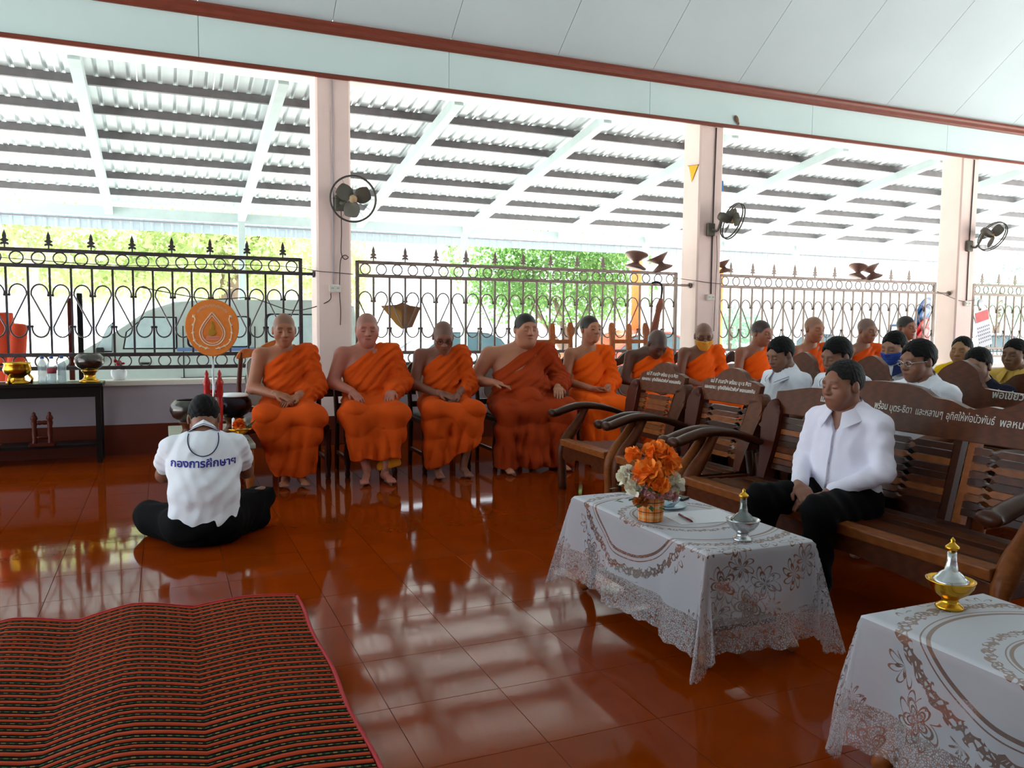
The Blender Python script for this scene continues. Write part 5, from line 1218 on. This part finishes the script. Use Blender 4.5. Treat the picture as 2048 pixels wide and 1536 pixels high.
# ---- crockery, paper, pen, phone
m_china = mat('pale_blue_china', (186, 210, 220), .2, var=.06)
sc_ = thing('saucer', 'pale blue saucer with a small bowl beside the flower pot', 'saucer', (2.09, 3.06, ZC)); MB().lathe([(0, 0), (.04, 0), (.085, .012), (.088, .016), (.05, .008), (0, .006)], 24).build('plate', m_china, sc_); MB().lathe([(0, .007), (.028, .007), (.05, .03), (.058, .05), (.055, .05), (.045, .03), (0, .014)], 24).build('bowl', m_china, sc_)
m_paper = mat('white_paper', (218, 218, 224), .8, var=.03)
tag(MB().grid(lambda u, v: (-.148+.297*u, -.105+.21*v, .0012+.002*u*v), 6, 6).box((0, 0, .0006), (.294, .208, .001)).build('paper', m_paper, None, (2.12, 2.855, ZC)), 'white sheet of paper on the lace in front of the seated man', 'paper'); bpy.data.objects['paper'].rotation_euler.z = R(-6)
pn_ = thing('pen', 'dark red ballpoint pen lying on the white paper', 'pen', (2.03, 2.845, ZC+.0085), R(-10)); m_pen = mat('maroon_plastic', (110, 24, 36), .3)
MB().tube([(0, -.065, 0), (0, .055, 0)], .0048, 8).build('barrel', m_pen, pn_); MB().tube([(0, -.082, 0), (0, -.065, 0)], [.0012, .0046], 8).build('tip', m_rub, pn_); MB().box((.0, .03, .0062), (.003, .04, .0022)).build('clip', m_chrome, pn_)
ph_ = thing('mobile_phone', 'black mobile phone lying at the far corner of the coffee table', 'phone', (2.22, 3.22, ZC+.0015), R(30)); MB().box((0, 0, .005), (.075, .155, .009), ch=.003).build('phone_body', m_rub, ph_); MB().box((0, 0, .0098), (.068, .145, .0006)).build('screen', m_black, ph_)
# ---- water-pouring vessels
m_silv = mat('silver', (196, 198, 200), .22, 1, var=.06, scale=40); m_gold = mat('gold', (210, 158, 50), .22, 1, var=.08, scale=30); m_cgl = mat('smoky_crystal', (112, 116, 114), .12, .75, var=.15, scale=40)
def vessel(x, y, label, mb1, mb2, mtop, s_):
    t = thing('pouring_vessel', label, 'vessel', (x, y, ZC+.001))
    MB().lathe([(r*s_, z*s_) for r, z in ((0, 0), (.048, 0), (.05, .006), (.046, .012), (.034, .02), (.028, .032), (.034, .042), (.06, .06), (.078, .085), (.084, .104), (.086, .108), (.08, .108), (.07, .085), (.05, .06), (0, .05))], 28).build('pedestal_bowl', mb1, t)
    MB().lathe([(r*s_, z*s_) for r, z in ((0, .055), (.05, .062), (.062, .09), (.062, .108), (.052, .116), (.046, .122), (.042, .128), (.03, .138), (.024, .142), (.018, .18), (.015, .215), (0, .216))], 24).build('bottle', mb2, t)
    MB().lathe([(r*s_, z*s_) for r, z in ((.015, .212), (.018, .218), (.026, .224), (.024, .232), (.012, .242), (.007, .25), (.009, .256), (.004, .262), (0, .268))], 18).build('stopper', mtop, t)
    return t
vessel(2.045, 2.485, 'silver water-pouring vessel with gold tip on the flower table', m_silv, m_cgl, m_gold, .76)
vessel(2.125, 1.645, 'gold bowl with silver stoppered vessel on the nearest table', m_gold, m_silv, m_gold, .80)

# ---- wall fans
m_fang = mat('fan_grey', (96, 92, 84), .5, .2, var=.15); m_fanb = mat('fan_blade', (70, 66, 60), .45, .1, var=.15); m_fanc = mat('fan_hub', (190, 160, 124), .5)
def fan(label, base, centre, face, spin):
    t = thing('wall_fan', label, 'fan', base); c = Vector(centre)-Vector(base); d = Vector(face).normalized(); q = d.to_track_quat('Z', 'Y').to_matrix(); 
    MB().box((0, 0, 0), (.11, .05, .16), ch=.012).build('wall_plate', m_fang, t)
    MB().tube(spl([(0, -.02, 0), (c.x*.3, -.07, -.01), tuple(c-d*.17)], 4), .016, 8).build('arm', m_fang, t)
    P = lambda v: c+q @ Vector(v)
    MB().lathe([(0, -.22), (.045, -.21), (.058, -.17), (.058, -.08), (.04, -.05), (0, -.05)], 18, c, q).build('motor', m_fang, t)
    gd = MB()
    R_ = .228
    for rr_, z_ in ((R_, 0), (R_*.985, -.03)): gd.tube([P((rr_*math.cos(a), rr_*math.sin(a), z_)) for a in [k*math.pi/20 for k in range(40)]], .0085, 6, True)
    for k in range(12):
        a = k*math.pi/6; gd.tube([P((R_*math.cos(a)*f, R_*math.sin(a)*f, z_)) for f, z_ in ((1, -.03), (.7, -.075), (.22, -.07))], .0018, 4)
    gd.build('guard', m_fanb, t)
    for k in range(3):
        a0 = spin+k*2*math.pi/3
        def bl(u, v):
            r_ = .03+u*.155; w = (.055+.10*math.sin(u*2.6))*(v-.5)*1.25; ca_, sa_ = math.cos(a0+w/max(r_, .05)*.9), math.sin(a0+w/max(r_, .05)*.9)
            return P((r_*ca_, r_*sa_, -.03+(v-.5)*.055))
        MB().grid(bl, 8, 8).build('blade', m_fang, t)
    MB().lathe([(0, -.06), (.038, -.06), (.042, -.03), (.034, .0), (0, .006)], 16, c, q).build('hub', m_fanc, t)
    return t
fan('wall fan facing the hall on the left column', (1.70, 8.474, 2.50), (1.79, 8.26, 2.52), (-.16, -1, -.12), .4)
fan('wall fan turned sideways on the middle column', (6.33, 8.474, 2.47), (6.52, 8.27, 2.56), (.95, -.12, -.30), 1.0)
fan('wall fan turned sideways on the right column', (10.98, 8.474, 2.47), (11.20, 8.27, 2.60), (.9, -.12, -.42), .2)
# ---- sockets, cables
m_box = mat('ivory_plastic', (214, 208, 196), .45, var=.05)
m_cab = mat('grey_cable', (70, 56, 56), .6); m_cond = mat('conduit', (168, 160, 168), .5)
def socket(x, label):
    t = thing('wall_socket', label, 'socket', (x, NW-.02, 1.625)); MB().box((0, 0, 0), (.12, .036, .075), ch=.006).build('box', m_box, t)
    for dx in (-.028, .028):
        o_ = MB().box((dx, -.020, 0), (.034, .004, .046)).build('outlet', m_pipe, t); 
        for dd in (-.007, .007): MB().box((dx+dd, -.0225, .004), (.004, .002, .014)).build('slot', m_rub, o_)
sl_ = ['double wall socket on the left column above the stout monk', 'double wall socket on the middle column above the masked monk', 'small wall socket on the right column']
for x, l in zip((1.642, 6.36, 11.0), sl_): socket(x, l)
def cable(name, pts, r, m, label): tag(MB().tube(spl(pts, 6), r, 6).build(name, m), label, 'cable')
cable('conduit', [(1.63, 8.49, 1.67), (1.63, 8.49, 2.4), (1.63, 8.49, 3.73)], .008, m_cond, 'thin cable duct running down the left column')
cable('conduit', [(6.375, 8.49, 1.67), (6.375, 8.49, 2.6), (6.39, 8.49, 3.73)], .008, m_cab, 'dark cable running down the middle column')
cable('conduit', [(11.0, 8.49, 1.67), (11.0, 8.49, 2.6), (11.02, 8.49, 3.73)], .008, m_cab, 'dark cable running down the right column')
cable('hanging_cable', [(1.71, 8.47, 2.42), (1.715, 8.485, 2.2), (1.71, 8.485, 2.0), (1.74, 8.47, 1.93), (1.78, 8.47, 1.95), (1.74, 8.475, 1.97), (1.70, 8.48, 1.9), (1.69, 8.482, 1.6), (1.70, 8.482, 1.4), (1.695, 8.482, 1.25)], .005, m_cab, 'dangling fan cord with a plug on the left column')
cable('hanging_cable', [(6.43, 8.48, 2.4), (6.45, 8.485, 2.1), (6.44, 8.485, 1.75), (6.43, 8.485, 1.2)], .004, m_cab, 'fan cord hanging down the middle column')
cable('wire', [(1.60, 8.48, 1.58), (1.58, 8.48, 1.50), (1.4, 8.56, 1.42), (1.2, 8.6, 1.40), (.95, 8.6, 1.48), (.8, 8.6, 1.52), (.4, 8.6, 1.50), (-.2, 8.6, 1.60)], .005, m_cab, 'black wire drooping from the left socket along the fence')
cable('wire', [(-1.6, 8.58, 1.85), (-.4, 8.59, 1.80), (.5, 8.59, 1.84), (1.2, 8.58, 1.84), (1.46, 8.48, 1.80), (1.65, 8.485, 1.79), (1.84, 8.50, 1.78)], .004, m_cab, 'thin rope along the left fence top and around the left column')
cable('wire', [(5.93, 8.60, 1.86), (6.12, 8.49, 1.83), (6.35, 8.485, 1.81), (6.54, 8.49, 1.80)], .004, m_cab, 'thin rope across the middle column')
cable('wire', [(10.5, 8.6, 1.80), (10.72, 8.55, 1.72), (10.9, 8.485, 1.66), (11.15, 8.48, 1.68), (11.4, 8.6, 1.72)], .004, m_cab, 'thin rope across the right column')
# pennant, blue clip, cocoon
m_yf = mat('yellow_pennant', (226, 170, 40), .7); m_bl2 = mat('blue_plastic_clip', (50, 130, 210), .4); m_coc = mat('brown_nest', (120, 92, 74), .9, bump=.5, bscale=60)
pe_ = thing('pennant', 'small yellow pennant hanging on the middle column', 'pennant', (6.155, 8.62, 3.17)); outline('cloth', [(-.10, .09), (.10, .11), (.06, .02), (.03, -.10), (-.02, -.02)], lambda a, b, q_: (q_, a, b), -.006, -.002, m_yf, pe_, 0); MB().tube([(-.004, -.12, .09), (-.004, .12, .115)], .003, 5).build('string', m_cab, pe_)
bc_ = thing('plastic_clip', 'bright blue plastic clip on the side of the middle column', 'clip', (6.526, 8.55, 3.02)); outline('clip_body', rrect(-.03, -.06, .03, .08, .02), lambda a, b, q_: (q_, a, b), 0, .02, m_bl2, bc_, .004); MB().tube([(.012, 0, .08), (.012, 0, .10)], .006, 6).build('hook', m_bl2, bc_)
ck = thing('insect_nest', 'brown mud nest on the pale beam above the middle column', 'nest', (6.68, NW-.028, 3.86)); MB().ell((0, 0, 0), (.028, .02, .052), 12, 8, Matrix.Rotation(R(-25), 3, 'Y')).build('nest_body', m_coc, ck); MB().ell((.03, 0, -.05), (.014, .012, .022), 10, 6).build('nest_neck', m_coc, ck)
# ---- things on and by the fence
m_card = mat('brown_card', (140, 96, 66), .8, var=.2, scale=6); m_card2 = mat('tan_card', (196, 148, 84), .8, var=.15)
cbx = thing('cardboard_shade', 'brown folded card shade tied to the fence near the stout monk', 'card', (2.43, 8.68, 1.40))
outline('side', [(-.02, .08), (.20, .05), (.10, -.17), (-.02, -.19)], lambda a, b, q_: (a, q_+.12*a, b), 0, .012, m_card, cbx, 0); outline('side', [(-.24, .06), (-.02, .08), (-.02, -.19), (-.08, -.14)], lambda a, b, q_: (a, q_-.25*a, b), 0, .012, m_card2, cbx, 0); MB().tube([(-.02, -.01, .07), (-.02, -.04, .17)], .006, 5).build('string', m_cab, cbx)
outline('flap', [(-.14, .05), (-.02, .10), (.06, .07), (-.02, .02)], lambda a, b, q_: (a, q_-.01, b), -.01, 0, m_card, cbx, 0)
m_tray = mat('brown_lacquer_tray', (122, 90, 80), .5, .2, var=.2)
trl = ['brown pedestal tray upended on the fence, first left of the middle column', 'brown pedestal tray tilted on the fence end left of the middle column', 'small brown pedestal tray on the fence right of the middle column', 'brown pedestal tray on the fence, left one of the pair at the right', 'brown pedestal tray tilted on the fence, right one of the pair']
for (x, s_, ax, l) in ((5.33, 1.1, 12, trl[0]), (5.74, 1.1, -22, trl[1]), (6.68, .85, -14, trl[2]), (8.95, 1.0, 16, trl[3]), (9.27, 1.05, -20, trl[4])):
    t = thing('pedestal_tray', l, 'tray', (x, NFN, Z3+.016)); rt = Matrix.Rotation(R(ax), 3, 'Y'); rt2 = Matrix.Rotation(R(-10), 3, 'X')
    MB().lathe([(r*s_, z*s_) for r, z in ((0, .09), (.03, .095), (.06, .12), (.115, .165), (.13, .18), (.122, .182), (.10, .165), (0, .12))], 20, (0, 0, .012), rt2 @ rt).build('dish', m_tray, t)
    MB().lathe([(r*s_, z*s_) for r, z in ((.115, .02), (.12, .03), (.07, .06), (.035, .08), (.028, .10), (0, .10))], 20, (0, 0, .012), rt).build('foot', m_tray, t)
um = thing('umbrella', 'folded brown umbrella hanging by its black handle from the fence', 'umbrella', (5.66, 8.52, 1.76)); 
MB().tube(spl([(-.10, .07, .03), (-.04, .06, .045), (.0, .03, .02), (.0, 0, -.04), (-.01, 0, -.18)], 5), .012, 7).build('handle', m_rub, um); MB().tube([(-.01, 0, -.16), (-.03, 0, -.26), (-.05, 0, -.34), (-.10, 0, -.55), (-.15, 0, -.72)], [.02, .045, .036, .05, .012], 10).build('canopy', mat('brown_umbrella', (140, 80, 62), .7, var=.2), um)
MB().tube([(-.15, 0, -.72), (-.165, 0, -.78)], .005, 6).build('ferrule', m_chrome, um)
cal = thing('wall_calendar', 'tilted paper calendar with red band hanging right of the right column', 'calendar', (11.42, 8.52, 1.32), 0); rt = Matrix.Rotation(R(-14), 3, 'Y')
def cq(x, z, y=0): return tuple(rt @ Vector((x, y, z)))
MB().add([cq(-.15, -.34), cq(.15, -.34), cq(.15, .22), cq(-.15, .22), cq(-.15, -.34, .004), cq(.15, -.34, .004), cq(.15, .22, .004), cq(-.15, .22, .004)], [(0, 1, 2, 3), (7, 6, 5, 4), (0, 4, 5, 1), (1, 5, 6, 2), (2, 6, 7, 3), (3, 7, 4, 0)]).build('sheet', m_paper, cal)
MB().add([cq(-.14, .05, -.002), cq(.14, .05, -.002), cq(.14, .20, -.002), cq(-.14, .20, -.002)], [(0, 1, 2, 3)]).build('red_band', mat('calendar_red', (214, 110, 110), .7), cal)
MB().ell(cq(0, .32), (.075, .02, .075), 14, 8).build('rosette', mat('grey_foil', (170, 170, 172), .4, .4, bump=.5, bscale=40), cal)
m_pr2 = mat('print_grey', (120, 118, 130), .7)
for r_ in range(5):
    for c_ in range(7):
        x, z = -.12+.04*c_, -.04-.055*r_; MB().add([cq(x-.010, z-.012, -.002), cq(x+.010, z-.012, -.002), cq(x+.010, z+.012, -.002), cq(x-.010, z+.012, -.002)], [(0, 1, 2, 3)]).build('date_print', m_pr2, cal)
# orange cloth rolls, posts outside on the left
m_roll = mat('orange_roll', (214, 70, 34), .7, var=.12, scale=5)
for i, (x, y, tl2, l) in enumerate(((-1.30, 9.05, -4, 'thick orange cloth roll standing outside the fence at the left edge'), (-1.42, 8.95, 6, 'slimmer orange cloth roll leaning beside the thick one, left edge'))):
    t = thing('cloth_roll', l, 'cloth roll', (x, y, GZ)); rt = Matrix.Rotation(R(tl2), 3, 'Y'); MB().lathe([(0, .0), (.10-.03*i, 0), (.115-.03*i, .4), (.11-.03*i, 1.2), (.10-.03*i, 1.69-.1*i), (.04, 1.70-.1*i), (0, 1.66-.1*i)], 16, (0, 0, 0), rt).build('roll', m_roll, t)
    for z in (.6, 1.2): MB().lathe([(.118-.03*i, z), (.122-.03*i, z+.01), (.118-.03*i, z+.02)], 16, (0, 0, 0), rt).build('tie', m_rub, t)
for x, y, h_, m_, l in ((-.77, 9.3, 1.9, m_black, 'dark upright post beyond the left fence beside the silver bowl'), (-.86, 9.35, 1.85, w_red, 'red-brown upright post beyond the left fence beside the dark one')):
    t = thing('upright_post', l, 'post', (x, y, GZ)); MB().box((0, 0, h_/2), (.05, .05, h_), ch=.006).build('shaft', m_, t); MB().box((0, 0, .03), (.12, .12, .06)).build('foot', m_, t)
jr = thing('ceramic_jar', 'white ceramic jar with red rooster lid on the low wall', 'jar', (-.40, 8.66, .711)); MB().lathe([(0, 0), (.05, 0), (.07, .04), (.072, .08), (.05, .12), (.03, .13), (0, .13)], 18).build('jar_body', m_signw, jr); MB().ell((0, 0, .16), (.03, .02, .03), 10, 6).ell((-.03, 0, .18), (.018, .012, .018), 8, 6).ell((.035, 0, .155), (.022, .010, .012), 8, 6).build('lid', m_redl, jr)

# ---- bowls, bottles, offerings
m_brz = mat('dark_silver_bowl', (92, 88, 84), .22, .9, var=.12, scale=12); m_bowl2 = mat('black_bowl', (36, 32, 40), .18, .5, var=.1)
def alms_bowl(loc, label, m, s_=1, ped=True, lid=None):
    t = thing('alms_bowl', label, 'bowl', loc); z0 = .105*s_ if ped else 0
    if ped: MB().lathe([(r*s_, z*s_) for r, z in ((0, 0), (.085, 0), (.088, .008), (.06, .025), (.045, .05), (.05, .08), (.07, .10), (.072, .108), (0, .108))], 22).build('pedestal', m_gold if ped == 1 else w_mid, t)
    MB().lathe([(r*s_, z0+z*s_) for r, z in ((0, 0), (.06, .004), (.105, .035), (.125, .08), (.118, .12), (.095, .145), (.088, .15), (.085, .146), (.10, .12), (.11, .08), (0, .02))], 26).build('bowl', m, t)
    if lid: MB().lathe([(r*s_, z0+z*s_) for r, z in ((.10, .148), (.104, .155), (.09, .165), (0, .172))], 24).build('lid', lid, t)
    return t
ZTB = .723
alms_bowl((-.62, 8.25, ZTB), 'silver alms bowl on a gold pedestal at the end of the black table', m_brz, 1.0)
gb = thing('gold_censer', 'ornate gold bowl standing on the black table at the left edge', 'bowl', (-1.18, 8.22, ZTB)); MB().lathe([(0, 0), (.09, 0), (.092, .012), (.06, .03), (.055, .06), (.10, .09), (.115, .13), (.10, .17), (.112, .185), (.10, .185), (.085, .165), (0, .12)], 24).build('bowl', m_gold, gb)
for k in range(3): MB().tube([(.08*math.cos(k*2.1), .08*math.sin(k*2.1), .09), (.11*math.cos(k*2.1), .11*math.sin(k*2.1), .04), (.10*math.cos(k*2.1), .10*math.sin(k*2.1), 0)], .012, 7).build('foot', m_gold, gb)
m_pet = mat('clear_plastic', (190, 214, 224), .08, 0, var=.06, alpha=.5, spec=.7); m_capb = mat('blue_cap', (60, 90, 150), .4); m_lab = mat('bottle_label', (150, 60, 70), .5); m_labb = mat('bottle_label_blue', (60, 80, 140), .5)
def bottle(loc, label, s_=1, lab=None, grp=None):
    t = thing('water_bottle', label, 'bottle', loc, 0, grp)
    MB().lathe([(r*s_, z*s_) for r, z in ((0, 0), (.029, 0), (.032, .005), (.032, .05), (.030, .055), (.032, .06), (.032, .13), (.026, .155), (.013, .178), (.012, .19), (0, .19))], 14).build('bottle_body', m_pet, t)
    MB().lathe([(r*s_, z*s_) for r, z in ((.0145, .188), (.0145, .208), (0, .209))], 12).build('cap', m_capb, t)
    if lab: MB().lathe([(.0325*s_, .075*s_), (.0328*s_, .12*s_)], 14).build('wrapper', lab, t)
for x, y, s_, lb, l in ((-.99, 8.22, 1.15, None, 'tall clear water bottle beside the gold bowl'), (-.915, 8.2, 1.15, m_lab, 'clear water bottle with red label on the black table'), (-.84, 8.24, 1.15, None, 'clear water bottle nearest the silver bowl on the black table')): bottle((x, y, ZTB), l, s_, lb)
bl_ = ['water bottle on the brown table behind the monk in spectacles', 'leftmost water bottle behind the bowing monk', 'second water bottle from the left behind the bowing monk', 'third water bottle from the left behind the bowing monk', 'water bottle just left of the high-backed chair', 'water bottle inside the high-backed chair gap, left', 'water bottle inside the high-backed chair gap, right', 'tall water bottle before the middle column']
for (x, y, s_, lb), l in zip(((2.42, 7.55, 1.2, m_labb), (4.18, 7.5, 1.25, m_labb), (4.28, 7.52, 1.25, None), (4.40, 7.5, 1.2, m_labb), (4.72, 7.55, 1.2, m_labb), (4.98, 7.5, 1.2, m_labb), (5.10, 7.52, 1.2, m_labb), (5.40, 7.5, 1.45, None)), bl_): bottle((x, y, .7305), l, s_, lb)
# offering table
ZO = .4005
alms_bowl((.17, 6.62, ZO), 'dark silver bowl on a stand at the left of the offering table', m_brz, 1.12, 2)
alms_bowl((.50, 6.78, ZO), 'black bowl with white rim lid right of the red stand', m_bowl2, 1.15, 2, m_signw)
rs = thing('fan_stand', 'red turned stand holding the ceremonial fan upright', 'stand', (.335, 6.45, ZO))
for sx in (-1, 1): MB().lathe([(.020, 0), (.024, .03), (.016, .06), (.022, .2), (.026, .26), (.018, .30), (.026, .34), (.022, .40), (.03, .425), (.02, .45), (.012, .475), (.016, .49), (.004, .52)], 14, (sx*.045, 0, 0)).build('spindle', m_redl, rs)
for z in (.10, .33, .36): MB().tube([(-.045, 0, z), (.045, 0, z)], .014, 8).build('cross_bar', m_redl, rs)
MB().box((0, 0, .012), (.2, .14, .024), ch=.005).build('base', m_redl, rs)
m_fan = mat('fan_orange_cloth', (232, 132, 56), .75, var=.06, scale=30); m_emb = mat('embroidery_cream', (236, 208, 178), .8, bump=.4, bscale=200); m_embg = mat('embroidery_gold', (178, 130, 40), .6, .2); m_fanedge = mat('fan_edge', (214, 120, 40), .7); m_embp = mat('embroidery_pink', (226, 140, 120), .8)
tf = thing('ceremonial_fan', 'orange embroidered ceremonial fan on a tall silver handle', 'fan', (.335, 6.405, ZO), R(-4))
def ov(a, k=1): # egg outline, wider at the top
    z = math.sin(a); return (.182*k*math.cos(a)*(1+.06*z), .835+.205*k*z)
egg = [ov(2*math.pi*i/40) for i in range(40)]
outline('blade', egg, lambda a, b, q_: (a, q_, b), -.006, .006, m_fan, tf, .003)
MB().tube([(a, 0, b) for a, b in egg], .006, 6, True).build('rim', m_fanedge, tf)
MB().tube([(0, .012, .03), (0, .012, .66)], .009, 10).build('handle', m_silv, tf)
ar = MB()
def leafp(t_): # pointed bodhi-leaf outline
    pts = []
    for i in range(36):
        a = 2*math.pi*i/36; rr_ = .088*t_*(1-.25*math.cos(a)*0); x = rr_*math.sin(a)*(1 if True else 1); z = -.095*t_*math.cos(a)
        if z > 0: x *= (1-(z/(.095*t_))**1.5*.75); z *= 1.55
        pts.append((x, -.0085, .80+z))
    return pts
for t_ in (1.0, .84): ar.tube(leafp(t_), .0045 if t_ == 1 else .003, 5, True)
ar.build('leaf_border', m_emb, tf)
lm = MB()
rn = random.Random(9)
for i in range(60):
    a = rn.uniform(0, 6.28); f_ = rn.uniform(.85, .99); q_ = leafp(f_)[int(a/6.28*36) % 36]; lm.ell(q_, (.004, .003, .006), 6, 4)
tag(lm.build('leaf_stitching', m_embp, tf), kind='stuff')
bd = MB().ell((0, -.010, .80), (.03, .005, .026), 14, 8).ell((0, -.010, .838), (.018, .005, .026), 12, 8).ell((0, -.010, .872), (.009, .005, .011), 10, 6).build('seated_figure', m_embg, tf)
MB().box((0, -.009, .768), (.085, .004, .012)).box((0, -.009, .752), (.10, .004, .01)).build('lotus_seat', m_embp, tf)
for sx in (-1, 1):
    g_ = MB().tube(spl([(sx*.135, -.008, .93), (sx*.118, -.008, .90), (sx*.128, -.008, .86), (sx*.135, -.008, .80), (sx*.118, -.008, .73), (sx*.07, -.008, .695), (sx*.02, -.008, .68)], 5), .004, 5)
    for z, x in ((.92, .128), (.86, .132), (.80, .135), (.745, .125), (.70, .085), (.685, .045)): g_.ell((sx*x, -.008, z), (.012, .003, .007), 8, 5, Matrix.Rotation(sx*R(40), 3, 'Y'))
    g_.build('garland', m_emb, tf)
gm = MB(); rn = random.Random(4)   # arc of embroidered characters too small to read
for k in range(17):
    a = R(90+46-92*k/16); q_ = Matrix.Rotation(R(90)-a, 3, 'Y'); c_ = Vector((.150*math.cos(a)*.93, -.0075, .85+.150*math.sin(a)))
    for dx, dz, w_, h2 in ((-.004, 0, .0022, rn.choice((.018, .014))), (.004, 0, .0022, .014), (0, rn.choice((.007, -.007)), .009, .0022)):
        gm.box(c_+q_ @ Vector((dx, 0, dz)), (w_, .002, h2), q_)
tag(gm.build('embroidered_script', m_emb, tf), kind='stuff')
m_orf = mat('orange_flower_ball', (240, 124, 40), .8, var=.15, scale=60, bump=.6, bscale=150)
gp2 = thing('offering_tray', 'gold pedestal tray with orange flowers, candle and incense', 'tray', (.505, 6.24, ZO)); MB().lathe([(0, 0), (.055, 0), (.057, .012), (.035, .022), (.025, .04), (.03, .06), (.075, .085), (.095, .10), (.09, .102), (.06, .09), (0, .08)], 24).build('tray', m_gold, gp2); bloom((-.01, 0, .125), .045, m_orf, 80, 77, .3).build('flower_ball', m_orf, gp2)
MB().lathe([(.011, .09), (.011, .17), (.004, .175), (0, .18)], 10, (-.045, .02, 0)).build('candle', m_signw, gp2)
for k in range(3): MB().tube([(.03, .0, .10), (.09+.01*k, -.01+.01*k, .13+.012*k)], .0025, 5).build('incense', m_fl, gp2)
g3 = thing('flower_garland', 'orange flower ball on the left front of the offering table', 'flowers', (.14, 6.2, ZO+.03)); bloom((0, 0, .012), .042, m_orf, 90, 78, .3).build('flower_ball', m_orf, g3); MB().tube([(0, -.03, -.01), (.0, -.045, -.024)], .004, 6).build('ribbon', m_redl, g3)
